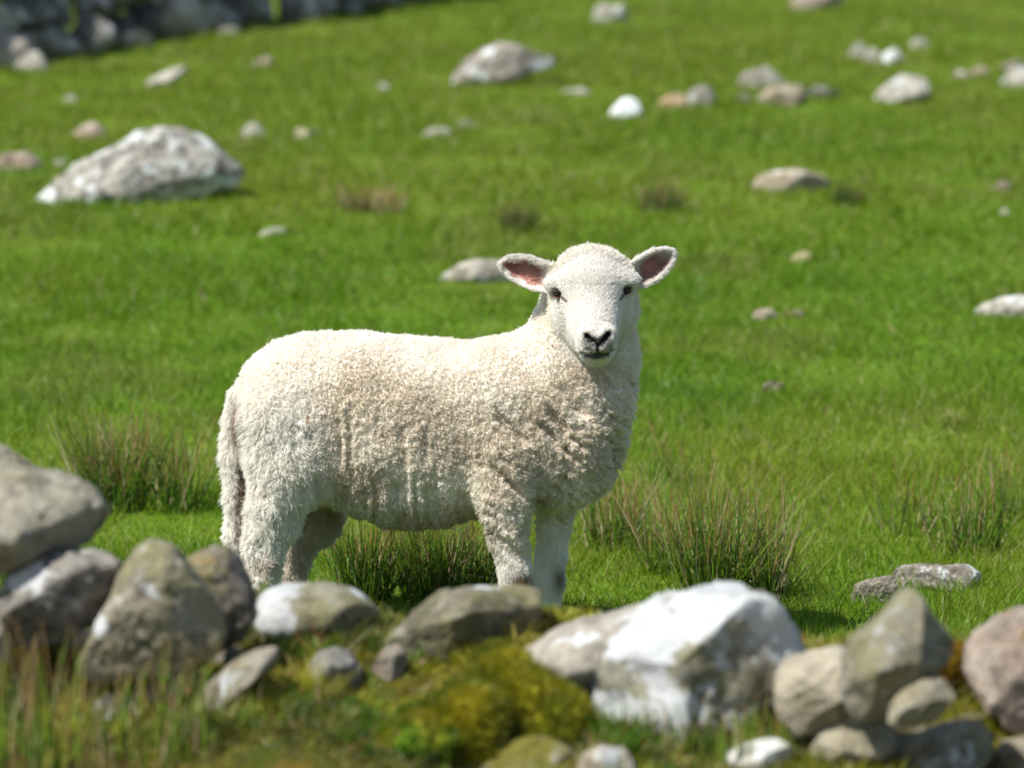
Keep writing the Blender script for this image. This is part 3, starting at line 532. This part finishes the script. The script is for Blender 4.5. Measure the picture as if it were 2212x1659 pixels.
# ---------------------------------------------------------------- the sheep
SY = 9.2; S0 = at(900, 1400, SY); PXM = F / SY * 1.0 / 0.995     # local frame: origin under the body, metres
def L_(px, py, dy=0.0): return np.array([(px - 900) / PXM, dy, (1400 - py) / PXM])
def smin(a, b, k): h = np.clip(.5 + .5 * (b - a) / k, 0, 1); return b + (a - b) * h - k * h * (1 - h)
def smax(a, b, k): return -smin(-a, -b, k)
def cone(p, a, b, ra, rb):
    ba = b - a; t = np.clip(((p - a) @ ba) / (ba @ ba), 0, 1); return np.linalg.norm(p - a - t[:, None] * ba, axis=1) - (ra + (rb - ra) * t)
def ell(p, c, r):
    q = (p - c) / r; k = np.linalg.norm(q, axis=1); return (k - 1) * k / (np.linalg.norm(q / r, axis=1) + 1e-9)
tp = np.array([  # px, top, bottom, half width (m)
 (508, 880, 905, .004), (514, 848, 960, .05), (527, 812, 1000, .08), (545, 775, 1035, .105), (590, 742, 1062, .13), (650, 722, 1075, .148), (710, 717, 1085, .158),
 (770, 719, 1112, .166), (830, 722, 1130, .170), (890, 727, 1136, .168), (960, 735, 1130, .160), (1020, 738, 1112, .152), (1080, 726, 1098, .15), (1130, 712, 1092, .148), (1180, 705, 1090, .145),
 (1230, 720, 1090, .138), (1275, 770, 1073, .12), (1308, 830, 1042, .10), (1328, 880, 1005, .07), (1338, 930, 965, .004)], float)
def yax(x): return np.interp(x, [-.4, .43], [.055, -.045])
tp[:, 1] -= 8 * (tp[:, 0] < 1240)
def leg_chain(pts, dy): return [(L_(px, py, dy + e), r / PXM) for (px, py, e, r) in pts]
NH = leg_chain([(605, 890, .03, 82), (632, 1000, .0, 76), (592, 1110, 0, 47), (566, 1180, .0, 38), (562, 1240, 0, 31), (568, 1330, 0, 26), (574, 1375, 0, 25)], -.105 + .05)
FH = leg_chain([(640, 950, -.03, 80), (690, 1060, 0, 58), (672, 1145, 0, 42), (634, 1205, 0, 26), (624, 1262, 0, 21), (632, 1330, 0, 20), (638, 1365, 0, 22)], .125 + .03)
NF = leg_chain([(1095, 960, .03, 82), (1093, 1060, 0, 56), (1103, 1140, 0, 42), (1115, 1210, 0, 32), (1120, 1255, 0, 33), (1120, 1320, 0, 27), (1116, 1375, 0, 25)], -.135)
FF = leg_chain([(1210, 980, -.02, 70), (1206, 1070, 0, 44), (1200, 1140, 0, 33), (1194, 1205, 0, 30), (1190, 1260, 0, 31), (1186, 1325, 0, 24), (1186, 1372, 0, 24)], .045)
TL = leg_chain([(548, 795, .02, 22), (517, 845, .0, 18), (503, 900, 0, 13), (498, 980, 0, 13), (502, 1080, 0, 16), (504, 1160, 0, 15), (503, 1196, 0, 10)], -.03 + .03)
EYES = [(1205, 611), (1354, 603)]
def chain_d(p, ch, k):
    d = None
    for (a, ra), (b, rb) in zip(ch[:-1], ch[1:]):
        c = cone(p, a, b, ra, rb); d = c if d is None else smin(d, c, k)
    return d
EARL = np.array([(1196, 548), (1175, 543), (1150, 534), (1125, 532), (1100, 537), (1085, 546), (1083, 558), (1092, 572), (1108, 586), (1130, 598), (1155, 608), (1185, 612), (1205, 600)], float)
EARR = np.array([(1345, 552), (1362, 545), (1385, 532), (1410, 519), (1435, 516), (1455, 520), (1462, 532), (1455, 550), (1440, 572), (1418, 590), (1395, 600), (1370, 606), (1350, 600)], float)
def poly_d(px, py, P):
    d = np.full(px.shape, 1e9); inside = np.zeros(px.shape, bool); n = len(P)
    for i in range(n):
        a, b = P[i], P[(i + 1) % n]; e = b - a; wx, wy = px - a[0], py - a[1]; t = np.clip((wx * e[0] + wy * e[1]) / (e @ e), 0, 1)
        d = np.minimum(d, (wx - t * e[0]) ** 2 + (wy - t * e[1]) ** 2)
        c = ((a[1] > py) != (b[1] > py)) & (px < e[0] * (py - a[1]) / (e[1] if abs(e[1]) > 1e-9 else 1e-9) + a[0]); inside ^= c
    d = np.sqrt(d); return np.where(inside, -d, d)
def ear_d(p, P, side):
    px = p[:, 0] * PXM + 900; py = 1400 - p[:, 2] * PXM; d2 = poly_d(px, py, P) / PXM
    base = 1190 if side < 0 else 1362; out = np.clip(side * (px - base) / 100, 0, 1)
    yc = -.125 + .035 * out + .024 * sstep(0, .022, -d2) - .5 * 0
    t = .0048; dy = np.abs(p[:, 1] - yc) - t; r = .004
    q = np.stack([np.maximum(d2 + r, 0), np.maximum(dy + r, 0)], -1)
    return np.linalg.norm(q, axis=1) + np.minimum(np.maximum(d2 + r, dy + r), 0) - r
CR = L_(1279, 600, -.135)
NOSE_L = [(1267, 691), (1275, 698), (1289, 708)]; NOSE_R = [(1311, 688), (1303, 697), (1292, 708)]
NOST = [[(1268, 691), (1280, 702)], [(1310, 688), (1299, 700)]]
PHIL = [(1290, 706), (1290, 728)]; MOUTH = [(1256, 730), (1272, 734), (1290, 732), (1306, 732), (1321, 724)]
LIP = [(1266, 736), (1290, 738), (1312, 733)]
def line_d(px, py, L):
    d = np.full(px.shape, 1e9)
    for a, b in zip(L[:-1], L[1:]):
        a = np.array(a, float); e = np.array(b, float) - a; t = np.clip(((px - a[0]) * e[0] + (py - a[1]) * e[1]) / (e @ e), 0, 1)
        d = np.minimum(d, np.hypot(px - a[0] - t * e[0], py - a[1] - t * e[1]))
    return d
eye_c = []
def sdf(p):
    px = p[:, 0] * PXM + 900
    top = (1400 - np.interp(px, tp[:, 0], tp[:, 1])) / PXM; bot = (1400 - np.interp(px, tp[:, 0], tp[:, 2])) / PXM; hw = np.interp(px, tp[:, 0], tp[:, 3])
    zc, hz = .5 * (top + bot), .5 * (top - bot) + 1e-4
    qz = (p[:, 2] - zc) / hz; qy = (p[:, 1] - yax(p[:, 0])) / hw; k = (np.abs(qz) ** 2.15 + np.abs(qy) ** 2.15 + 1e-12) ** (1 / 2.15)
    d = (k - 1) * np.minimum(hz, hw) * np.clip(1.0, .3, 1)
    ox = np.maximum(np.maximum(508 - px, px - 1338), 0) / PXM; d = np.where(ox > 0, np.maximum(d, ox), d)
    for ch, kk in ((NH, .035), (FH, .03), (NF, .03), (FF, .03)): d = smin(d, chain_d(p, ch, .012), kk)
    d = smin(d, cone(p, L_(628, 905, -.035), L_(655, 985, -.05), .100, .076), .045)      # thigh
    d = smin(d, cone(p, L_(1085, 860, -.055), L_(1100, 1000, -.09), .11, .075), .05)     # shoulder
    d = smin(d, chain_d(p, TL, .01), .006)
    m = px > 1040
    if m.any():
        q = p[m]; e = cone(q, L_(1222, 900, -.05), L_(1266, 760, -.045), .135, .108); e = smin(e, cone(q, L_(1266, 760, -.045), L_(1275, 640, -.065), .104, .088), .03)
        e = smin(e, cone(q, L_(1228, 790, -.02), L_(1252, 650, -.03), .108, .076), .03)
        e = smin(e, cone(q, L_(1245, 960, -.06), L_(1262, 850, -.05), .092, .10), .04)
        e = smin(d[m], e, .04)
        h = ell(q, CR, np.array([.083, .095, .076])); h = smin(h, ell(q, L_(1281, 560, -.115), np.array([.062, .07, .040])), .03)
        h = smin(h, cone(q, L_(1281, 625, -.175), L_(1287, 700, -.262), .066, .0425), .025)
        h = smin(h, cone(q, L_(1274, 665, -.125), L_(1289, 724, -.234), .072, .035), .02)
        h = smin(h, ell(q, L_(1232, 650, -.125), np.array([.036, .06, .055])), .02); h = smin(h, ell(q, L_(1338, 645, -.12), np.array([.038, .06, .055])), .02)
        for (ex, ey) in ((1209, 590), (1351, 582)): h = smin(h, ell(q, L_(ex, ey, -.165), np.array([.030, .026, .016])), .03)
        for c in eye_c: h = smax(h, -(np.linalg.norm(q - c, axis=1) - .0140), .008)
        qx = q[:, 0] * PXM + 900; qy = 1400 - q[:, 2] * PXM; fr = q[:, 1] < -.2
        if fr.any():
            dd = np.zeros(len(q))
            for l in NOST: dd += .010 * np.clip(1 - line_d(qx, qy, l) / 6.5, 0, 1)
            dd += .0035 * np.clip(1 - line_d(qx, qy, PHIL) / 5, 0, 1); dd += .0055 * np.clip(1 - line_d(qx, qy, MOUTH) / 5.5, 0, 1)
            dd -= .0035 * np.exp(-(line_d(qx, qy, NOSE_L + NOSE_R[::-1]) - 12) ** 2 / 50)
            h = np.where(fr, h + dd, h)
        e = smin(e, h, .018)
        e = smin(e, ear_d(q, EARL, -1), .008); e = smin(e, ear_d(q, EARR, 1), .008); d[m] = e
    return d
def grad(p, e=.0015):
    k = np.array([[1, -1, -1], [-1, -1, 1], [-1, 1, -1], [1, 1, 1]], float); g = sum(v * sdf(p + v * e)[:, None] for v in k); 
    return g / (4 * e)
def front(px, py):
    y = np.arange(-.42, .1, .0005); p = L_(px, py) + np.stack([0 * y, y, 0 * y], -1); f = sdf(p); return y[np.argmax(f < 0)]
for (ex, ey) in EYES: 
    eye_c.append(L_(ex, ey, front(ex, ey) + .0035))

def surface_nets(lo, hi, s):
    nx, ny, nz = [int((hi[i] - lo[i]) / s) + 2 for i in range(3)]; Fv = np.empty((nx, ny, nz), np.float32)
    Yg, Zg = np.meshgrid(lo[1] + np.arange(ny) * s, lo[2] + np.arange(nz) * s, indexing='ij'); yz = np.stack([Yg.ravel(), Zg.ravel()], -1)
    for i in range(nx): Fv[i] = sdf(np.concatenate([np.full((len(yz), 1), lo[0] + i * s), yz], 1)).reshape(ny, nz)
    ins = Fv < 0; c = np.zeros((nx - 1, ny - 1, nz - 1), np.int8)
    for a in (0, 1):
        for b in (0, 1):
            for e in (0, 1): c += ins[a:nx - 1 + a, b:ny - 1 + b, e:nz - 1 + e]
    act = np.argwhere((c > 0) & (c < 8)); idm = np.full((nx - 1, ny - 1, nz - 1), -1, np.int64); idm[tuple(act.T)] = np.arange(len(act))
    acc = np.zeros((len(act), 3)); cnt = np.zeros(len(act)); cor = [np.array(v) for v in np.ndindex(2, 2, 2)]
    for i, u in enumerate(cor):
        for v in cor[i + 1:]:
            if abs(u - v).sum() != 1: continue
            f0 = Fv[tuple((act + u).T)]; f1 = Fv[tuple((act + v).T)]; m = (f0 < 0) != (f1 < 0); t = f0[m] / (f0[m] - f1[m])
            acc[m] += u + (v - u) * t[:, None]; cnt[m] += 1
    V = lo + (act + acc / cnt[:, None]) * s; quads = []
    for ax in range(3):
        b, c2 = [(1, 2), (2, 0), (0, 1)][ax]; sl0 = [slice(None)] * 3; sl1 = [slice(None)] * 3; sl0[ax] = slice(0, -1); sl1[ax] = slice(1, None)
        e = np.argwhere(ins[tuple(sl0)] != ins[tuple(sl1)]); e = e[(e[:, b] > 0) & (e[:, c2] > 0)]
        flip = ins[tuple(e.T)]; db = np.eye(3, dtype=int)[b]; dc = np.eye(3, dtype=int)[c2]
        q = np.stack([idm[tuple((e - db - dc).T)], idm[tuple((e - dc).T)], idm[tuple(e.T)], idm[tuple((e - db).T)]], -1)
        q[~flip] = q[~flip][:, ::-1]; quads.append(q)
    return V, np.concatenate(quads)
V, Q = surface_nets(np.array([-.46, -.33, -.01]), np.array([.60, .27, .90]), .0046)
# finer faces on the head
bm = bmesh.new(); tm = bpy.data.meshes.new('tmp'); tm.from_pydata(V.tolist(), [], Q.tolist()); bm.from_mesh(tm)
hx0, hz0 = L_(1165, 0)[0], L_(0, 775)[2]
for _ in range(1):
    ed = [e for e in bm.edges if all(v.co.z > hz0 and (v.co.x > hx0 or v.co.z > L_(0, 625)[2]) and v.co.y < -.04 for v in e.verts)]
    bmesh.ops.subdivide_edges(bm, edges=ed, cuts=1, use_grid_fill=True)
bmesh.ops.triangulate(bm, faces=bm.faces[:]); bm.verts.index_update()
V = np.array([v.co[:] for v in bm.verts]); T = np.array([[v.index for v in f.verts] for f in bm.faces]); bm.free(); bpy.data.meshes.remove(tm)
for _ in range(3):
    g = grad(V); f = sdf(V); gl = np.linalg.norm(g, axis=1)[:, None]; V = V - np.clip(f[:, None] / np.maximum(gl, .5), -.004, .004) * g / np.maximum(gl, 1e-6)
NRM = grad(V, .003); NRM /= np.linalg.norm(NRM, axis=1)[:, None] + 1e-9

def region(P):
    """weights of the coat: face, wool, shaggy thigh, lower legs"""
    px = P[:, 0] * PXM + 900; py = 1400 - P[:, 2] * PXM; y = P[:, 1]
    fc = np.linalg.norm((P - L_(1281, 650, -.215)) / np.array([.125, .125, .14]), axis=1)
    face = 1 - sstep(.86, 1.0, fc); face = np.maximum(face, sstep(-.0, .004, -np.minimum(poly_d(px, py, EARL), poly_d(px, py, EARR)) / PXM + .004) * (y > -.2) * (((px < 1188) | (px > 1366)) & (py < 620)))
    leg = np.maximum(sstep(1130, 1230, py) * (px > 1000), sstep(1225, 1310, py) * (px < 800)); leg = np.maximum(leg, (px > 1165) * sstep(1085, 1190, py))
    thigh = np.clip((1 - sstep(590, 760, px + 40 * vnoise(P * 22))) * sstep(760, 900, py), 0, 1) * (1 - leg); thigh = np.maximum(thigh, (px < 800) * (py > 1120) * (1 - leg))
    return face, leg, thigh, px, py
def relief(P):
    face, leg, thigh, px, py = region(P); wool = (1 - face) * (1 - leg); X = P * 1.0; xs, zs, ys = X[:, 0], X[:, 2], X[:, 1]
    low = .007 * fbm(P * 16, 2)
    warp = .02 * fbm(P * 9 + 7, 2)
    fl = .5 - np.abs(vnoise(np.stack([(xs + warp) * 44, ys * 8, zs * 6.5], -1)))            # upright folds of the flank
    ang = R(-42); u = (xs * math.cos(ang) + zs * math.sin(ang)); v_ = (-xs * math.sin(ang) + zs * math.cos(ang))
    ch = .5 - np.abs(vnoise(np.stack([u * 9, ys * 10 + 3, (v_ + warp * 1.6) * 36], -1)))             # slanting folds of the chest
    ch = ch + .5 * (.5 - np.abs(vnoise(np.stack([u * 20 + 8, ys * 20, v_ * 60], -1))))
    wc_ = sstep(1020, 1120, px) * sstep(760, 850, py); wf = (1 - wc_) * sstep(800, 950, py) * (1 - .75 * sstep(1030, 1090, py)) * (1 - thigh)
    shag = .5 - np.abs(vnoise(np.stack([xs * 42 + 12 * zs, ys * 40, zs * 13 + warp * 30], -1)))
    d1, _, _ = worley(P / .0135 + .15 * 0); d2, _, _ = worley(P / .0075 + 31)
    nod = .0060 * (1 + .8 * sstep(1150, 1260, px) + .6 * sstep(1020, 1090, py)) * (.5 - d1) + .002 * (.5 - d2)
    out = low + wool * (nod * (1 - .55 * thigh) * (.55 + .9 * sstep(780, 900, py) ) - .011 * wf * np.maximum(.0 - fl + .22, 0) * 2.4 - .024 * wc_ * np.maximum(.22 - ch, 0) * 2.0 + .014 * thigh * shag)
    return out * (1 - face) * (1 - .75 * leg)
V = V + NRM * relief(V)[:, None]
# colour of skin and of the coat, with some shade painted in
def coat_col(P, n, rgl):
    face, leg, thigh, px, py = region(P); k = len(P)
    a = np.clip(.5 + 1.6 * fbm(P * 11, 3), 0, 1)[:, None]; b = np.clip(.5 + 1.5 * fbm(P * 45 + 9, 2), 0, 1)[:, None]
    c = lerp(np.array([.73, .655, .535]), np.array([.88, .83, .735]), a); c = lerp(c, np.array([.58, .50, .40]), .25 * b * (1 - a))
    cream = (sstep(640, 760, px) * (1 - .5 * sstep(1290, 1380, px)) * sstep(720, 800, py))[:, None]
    white = np.array([.90, .865, .79]) * np.ones((k, 1)); c = lerp(white, c, .35 + .65 * cream)
    belly = (sstep(1050, 1130, py) * (px > 700) * (px < 1080))[:, None]; c = lerp(c, np.array([.42, .36, .27]), .55 * belly)  # belly wool darkened: painted shade where the flank curves under
    c = lerp(c, np.array([.90, .865, .79]), (.85 * thigh)[:, None]); c = lerp(c, np.array([.86, .83, .77]), leg[:, None]); c = lerp(c, np.array([.83, .80, .74]), face[:, None])
    # stains: hocks, knees, inner tail; the tail's also paints its shaded gap
    s1 = np.exp(-(((px - 515) / 10) ** 2)) * sstep(840, 870, py) * (1 - sstep(1150, 1200, py)) * .9
    s2 = np.exp(-((px - 575) / 26) ** 2 - ((py - 1208) / 18) ** 2) * .5
    s3 = (px > 1095) * np.exp(-((px - 1130) / 22) ** 2 - ((py - 1234) / 20) ** 2) * 1.0 * (px < 1165); s4 = np.exp(-((px - 1212) / 14) ** 2 - ((py - 1250) / 26) ** 2) * .8
    s5 = np.exp(-((px - 1150) / 60) ** 2 - ((py - 930) / 90) ** 2) * .22
    for s, cc in ((s1, (.30, .20, .13)), (s2, (.40, .24, .14)), (np.minimum(s3 * 1.2, 1), (.24, .15, .06)), (s4 * 1.0, (.22, .15, .07)), (s5, (.50, .41, .30))): c = lerp(c, np.array(cc), s[:, None])
    fh_shade = (P[:, 1] > .05) * (px > 560) * (px < 780) * sstep(1040, 1120, py); c = lerp(c, np.array([.56, .46, .37]), (.6 * fh_shade)[:, None])  # far hind leg toned browner, its shade painted into the coat
    # ears: pink inside; face markings
    d2 = -np.minimum(poly_d(px, py, EARL), poly_d(px, py, EARR)); ear = ((px < 1188) | (px > 1364)) & (py < 620) & (P[:, 1] > -.19)
    fr = (n[:, 1] < .1) * ear; pk = np.clip(sstep(5, 12, d2 - 2 + 5 * vnoise(P * 120)), 0, 1) * fr
    pk = pk * np.where(px < 1280, sstep(1186, 1168, px), sstep(1372, 1388, px))
    pk = pk * lerp(1.0, .25, sstep(1395, 1440, px) * sstep(560, 530, py) * 1.0)
    c = lerp(c, lerp(np.array([.64, .34, .27]), np.array([.44, .21, .16]), np.clip(.5 + vnoise(P * 70), 0, 1)[:, None]), .9 * pk[:, None])
    f3 = (P[:, 1] < -.2).astype(float)
    nose = np.minimum(line_d(px, py, NOSE_L), line_d(px, py, NOSE_R)); nose = nose + 2.2 * vnoise(P * 260) - 3.0 * sstep(6, 20, np.abs(px - 1290)); dk = (1 - sstep(1.5, 7.0, nose)) * f3; dk = np.maximum(dk, (1 - sstep(1.0, 5, line_d(px, py, PHIL))) * f3)
    mo = (1 - sstep(-1.5 + 4.5 * np.exp(-((px - 1290) / 18) ** 2), 3.5 + 5.0 * np.exp(-((px - 1290) / 18) ** 2), line_d(px, py, MOUTH) + 1.2 * vnoise(P * 260))) * f3; mo = np.maximum(mo, (1 - sstep(2.0, 5.0, line_d(px, py, LIP))) * f3)
    mid = (1 - sstep(7, 16, line_d(px, py, [(1270, 700), (1290, 704), (1308, 698)]))) * f3 * np.clip(.6 + .5 * vnoise(P * 300), 0, 1)
    mu = (1 - sstep(6, 15, line_d(px, py, [(1268, 722), (1290, 724), (1312, 718)]))) * f3 * np.clip(.35 + .5 * vnoise(P * 330), 0, 1)
    c = lerp(c, np.array([.22, .20, .19]), np.maximum(mid, mu)[:, None]); c = lerp(c, np.array([.026, .021, .020]), np.maximum(dk, .92 * mo)[:, None])
    for (e1, e2) in (((1211, 614), (1226, 625)), ((1347, 608), (1338, 622))):
        t = (1 - sstep(1.5, 4, line_d(px, py, [e1, e2]))) * (P[:, 1] < -.12); c = lerp(c, np.array([.13, .07, .05]), .8 * t[:, None])
    el = np.ones(k)
    for (ex, ey) in EYES: el = np.minimum(el, sstep(8.5, 13.5, np.hypot((px - ex), (py - ey) * 1.25) ))
    el = np.where(P[:, 1] < -.12, el, 1); c = lerp(np.array([.10, .05, .04]), c, el[:, None])
    return c, np.maximum(np.maximum(dk, mo), 0), pk, el, (face, leg, thigh, px, py)
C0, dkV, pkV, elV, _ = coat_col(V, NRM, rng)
def skin_mat():
    m, n, b = mat("sheep_coat"); a = N(n, 'ShaderNodeAttribute', attribute_name='Col'); n.links.new(a.outputs['Color'], b.inputs['Base Color'])
    b.inputs['Roughness'].default_value = .75; b.inputs['Specular IOR Level'].default_value = .2
    return m
def wool_mat():
    m, n, b = mat("wool_fibre"); a = N(n, 'ShaderNodeAttribute', attribute_name='Col'); n.links.new(a.outputs['Color'], b.inputs['Base Color'])
    b.inputs['Roughness'].default_value = .6; b.inputs['Specular IOR Level'].default_value = .15
    t = N(n, 'ShaderNodeBsdfTranslucent'); n.links.new(a.outputs['Color'], t.inputs[0]); mx = N(n, 'ShaderNodeMixShader'); mx.inputs[0].default_value = .36
    n.links.new(b.outputs[0], mx.inputs[1]); n.links.new(t.outputs[0], mx.inputs[2]); n.links.new(mx.outputs[0], n.nodes['Material Output'].inputs[0]); return m
face0 = region(V)[0]; shade = (0.85 - .0 * face0)[:, None] if True else 1
root = bpy.data.objects.new('sheep', None); COL.objects.link(root); root.location = S0
tag(root, 'white woolly lamb standing side on and turning its head to the camera', 'sheep')
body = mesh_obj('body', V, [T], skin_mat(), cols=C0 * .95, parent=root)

# fibres
def tri_sample(n, wfun, rg):
    A = V[T]; nn = np.cross(A[:, 1] - A[:, 0], A[:, 2] - A[:, 0]); ar = np.linalg.norm(nn, axis=1); c = A.mean(1); wt = ar * wfun(c, nn / (ar[:, None] + 1e-12))
    k = rg.choice(len(T), n, p=wt / wt.sum()); u = rg.random((n, 2)); f = u.sum(1) > 1; u[f] = 1 - u[f]; w3 = np.stack([1 - u.sum(1), u[:, 0], u[:, 1]], -1)
    P = (A[k] * w3[:, :, None]).sum(1); Nn = (NRM[T[k]] * w3[:, :, None]).sum(1); Nn /= np.linalg.norm(Nn, axis=1)[:, None] + 1e-9; return P, Nn
def curves(name, pts, rad, col, m, parent):
    n, s, _ = pts.shape; hc = bpy.data.hair_curves.new(name); hc.add_curves([s] * n)
    hc.attributes['position'].data.foreach_set('vector', pts.astype(np.float32).ravel())
    r_ = hc.attributes.get('radius') or hc.attributes.new('radius', 'FLOAT', 'POINT'); r_.data.foreach_set('value', rad.astype(np.float32).ravel())
    a = hc.attributes.new('Col', 'FLOAT_COLOR', 'CURVE'); a.data.foreach_set('color', np.concatenate([col, np.ones((n, 1))], 1).astype(np.float32).ravel())
    hc.materials.append(m); o = bpy.data.objects.new(name, hc); COL.objects.link(o); o.parent = parent; return o
WM = wool_mat()
def fleece(n, seed):
    rg = np.random.default_rng(seed)
    def wf(c, nn): f, l, t, px, py = region(c); return (1 - f) * (1 - l) * np.where(nn[:, 1] > .35, .4, 1.0)
    P, Nn = tri_sample(n, wf, rg); face, leg, thigh, px, py = region(P); k = n; thigh = thigh[:, None]; tail = ((px < 524) & (py > 820))[:, None] * 1.0
    cell = .0056; _, hid, q = worley(P / cell + 3.3); cen = (q - 3.3) * cell; cs = _tab[hid][:, None]; cs2 = _tab[(hid * 5 + 3) & 65535][:, None]; cs3 = _tab[(hid * 11 + 7) & 65535][:, None]
    off = cen - P; off = off - (off * Nn).sum(1)[:, None] * Nn
    down = np.array([0, 0, -1.0]) - Nn * (-Nn[:, 2:3]); down /= np.linalg.norm(down, axis=1)[:, None] + .2
    cd_ = np.concatenate([cs, cs2, cs3], 1); cd_ = cd_ - (cd_ * Nn).sum(1)[:, None] * Nn
    poll = ((px > 1190) & (py < 590))[:, None]
    ln = (.0074 + .002 * cs + .009 * thigh * (1 - .6 * sstep(1080, 1190, py))[:, None] - .003 * tail) * rg.uniform(.75, 1.15, (k, 1)); ln = np.where(poll, .009, ln)
    neck = sstep(1150, 1240, px)[:, None] * (1 - sstep(760, 860, py))[:, None]; ln = ln * (1 + .15 * neck)
    wv_ = vnoise(P * 26)[:, None]; side = np.cross(Nn, down)
    tdir = down * (.55 * thigh + .5 * tail) + cd_ * (.42 - .0 * thigh) + side * (wv_ * .8 * thigh) + rg.normal(0, .22, (k, 3))
    ph = cs * 9 + rg.normal(0, .5, (k, 1)); S = 6; pts = np.empty((k, S, 3)); e1 = side; e2 = np.cross(Nn, side)
    for j in range(S):
        t = j / (S - 1); r = .0011 * (t ** .7) * (1 - .5 * thigh)
        pts[:, j] = P - Nn * .0012 + Nn * ln * (t - .18 * t * t) + tdir * ln * t * t * .9 + off * (.42 * t ** .8 * (1 - .1 * thigh)) + r * (np.cos(ph + t * 8.5) * e1 + np.sin(ph + t * 8.5) * e2)
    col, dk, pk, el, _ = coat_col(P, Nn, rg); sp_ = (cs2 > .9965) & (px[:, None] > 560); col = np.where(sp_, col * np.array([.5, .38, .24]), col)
    col = np.clip(col * (1 + .06 * cs) * rg.uniform(.90, 1.08, (k, 1)), 0, .92)
    rad = np.linspace(.00055, .00022, S)[None] * rg.uniform(.8, 1.2, (k, 1)); curves('fleece', pts, rad, col, WM, root)
fleece(400000, 21)
def shortfur(n, seed):
    rg = np.random.default_rng(seed)
    def wf(c, nn): f, l, t, px, py = region(c); return np.clip(f * 2.4 + l * .9, 0, 3) * np.where(nn[:, 1] > .4, .4, 1.0)
    P, Nn = tri_sample(n, wf, rg); face, leg, thigh, px, py = region(P); col, dk, pk, el, _ = coat_col(P, Nn, rg)
    keep = (rg.random(n) > dk * .9) & (el > .55) & (rg.random(n) > .55 * pk); P, Nn, face, leg, px, py, col, pk = [a[keep] for a in (P, Nn, face, leg, px, py, col, pk)]; k = len(P)
    d = P - L_(1288, 690, -.25); ear = (((px < 1188) | (px > 1366)) & (py < 620))[:, None]
    eo = np.stack([np.where(px < 1280, -1.0, 1.0), .0 * px, .25 + 0 * px], -1); d = np.where(ear, eo, d); d = np.where((leg > .5)[:, None], np.array([0, 0, -1.0]), d)
    d = d - (d * Nn).sum(1)[:, None] * Nn; d /= np.linalg.norm(d, axis=1)[:, None] + 1e-6
    sw = vnoise(P * 60)[:, None]; d = d + np.cross(Nn, d) * sw * .5 + rg.normal(0, .22, (k, 3))
    L = (.0046 + .002 * (py < 590) + .004 * (leg > .5)) * rg.uniform(.6, 1.2, k); L = L[:, None]; mz = sstep(.045, .02, np.linalg.norm(P - L_(1289, 712, -.26), axis=1))[:, None]; L = L * (1 - .55 * mz)
    pts = np.stack([P - Nn * .0008, P + Nn * L * .28 + d * L * .4, P + Nn * L * .36 + d * L], 1)
    col = np.clip(col * rg.uniform(.88, 1.08, (k, 1)), 0, .92); curves('short_hair', pts, np.array([[.0005, .0004, .00015]]) * np.ones((k, 1)), col, WM, root)
shortfur(120000, 22)

# eyes with lids and hooves
def sphere(r, sx=1, sy=1, sz=1, sub=3):
    S, Fc = ico(sub); return S * r * np.array([sx, sy, sz]), Fc
em, en, eb = mat("eye_gloss"); eb.inputs['Base Color'].default_value = (.012, .008, .006, 1); eb.inputs['Roughness'].default_value = .06
lm, ln_, lb = mat("eyelid_skin"); lb.inputs['Base Color'].default_value = (.03, .02, .017, 1); lb.inputs['Roughness'].default_value = .5
pm, pn, pb = mat("lower_lid_skin"); pb.inputs['Base Color'].default_value = (.22, .09, .06, 1); pb.inputs['Roughness'].default_value = .5
for (ex, ey), c, s in zip(EYES, eye_c, (-1, 1)):
    Ve, Fe = sphere(.0101, 1, .95, .78); eo = mesh_obj('eye', Ve, [Fe], em, loc=tuple(c + np.array([0, .0008, 0])), parent=root)
    def lid(up, m_):
        n_ = 15; rows = []
        for i in range(n_):
            t = i / (n_ - 1); a_ = math.pi * t; x = math.cos(a_) * .0122; z = (.0066 if up else -.0066) * math.sin(a_) + s * x * .12 * 0 - .18 * s * x * 0 + (-.22 * x * -s); y = -math.sqrt(max(.0114 ** 2 - x * x * .8 - z * z * .8, 1e-7)) * .95
            rr = (.0018 if up else .0010) * (.35 + .65 * math.sin(a_))
            for j in range(6): b_ = 2 * math.pi * j / 6; rows.append((x, y + rr * math.cos(b_), z + rr * math.sin(b_)))
        f_ = [(i * 6 + j, i * 6 + (j + 1) % 6, (i + 1) * 6 + (j + 1) % 6, (i + 1) * 6 + j) for i in range(n_ - 1) for j in range(6)]
        mesh_obj('eyelid', np.array(rows), [np.array(f_)], m_, loc=tuple(c + np.array([0, .0008, 0])), parent=root)
    lid(True, lm); lid(False, pm)
hm, hn, hb_ = mat("hoof_horn"); hb_.inputs['Base Color'].default_value = (.10, .075, .05, 1); hb_.inputs['Roughness'].default_value = .5
for ch in (NH, FH, NF, FF):
    c, r = ch[-1]; rows = []; ring = [(-.020, 0), (-.016, .016), (0, .020), (.018, .016), (.034, .003), (.034, -.003), (.018, -.016), (0, -.020), (-.016, -.016)]
    gz = float(height(S0[0] + c[0], S0[1] + c[1])) - S0[2] - .004; zt = c[2] + .004
    for z, sc2 in ((zt, .80), (zt * .6 + gz * .4, .92), (gz, 1.08)): rows += [(c[0] + x * sc2, c[1] + y * sc2, z) for x, y in ring]
    m_ = len(ring); f_ = [(i * m_ + j, i * m_ + (j + 1) % m_, (i + 1) * m_ + (j + 1) % m_, (i + 1) * m_ + j) for i in range(2) for j in range(m_)]
    mesh_obj('hoof', np.array(rows), [np.array(f_)[:, ::-1], np.array([list(range(m_))])], hm, parent=root, smooth=False)
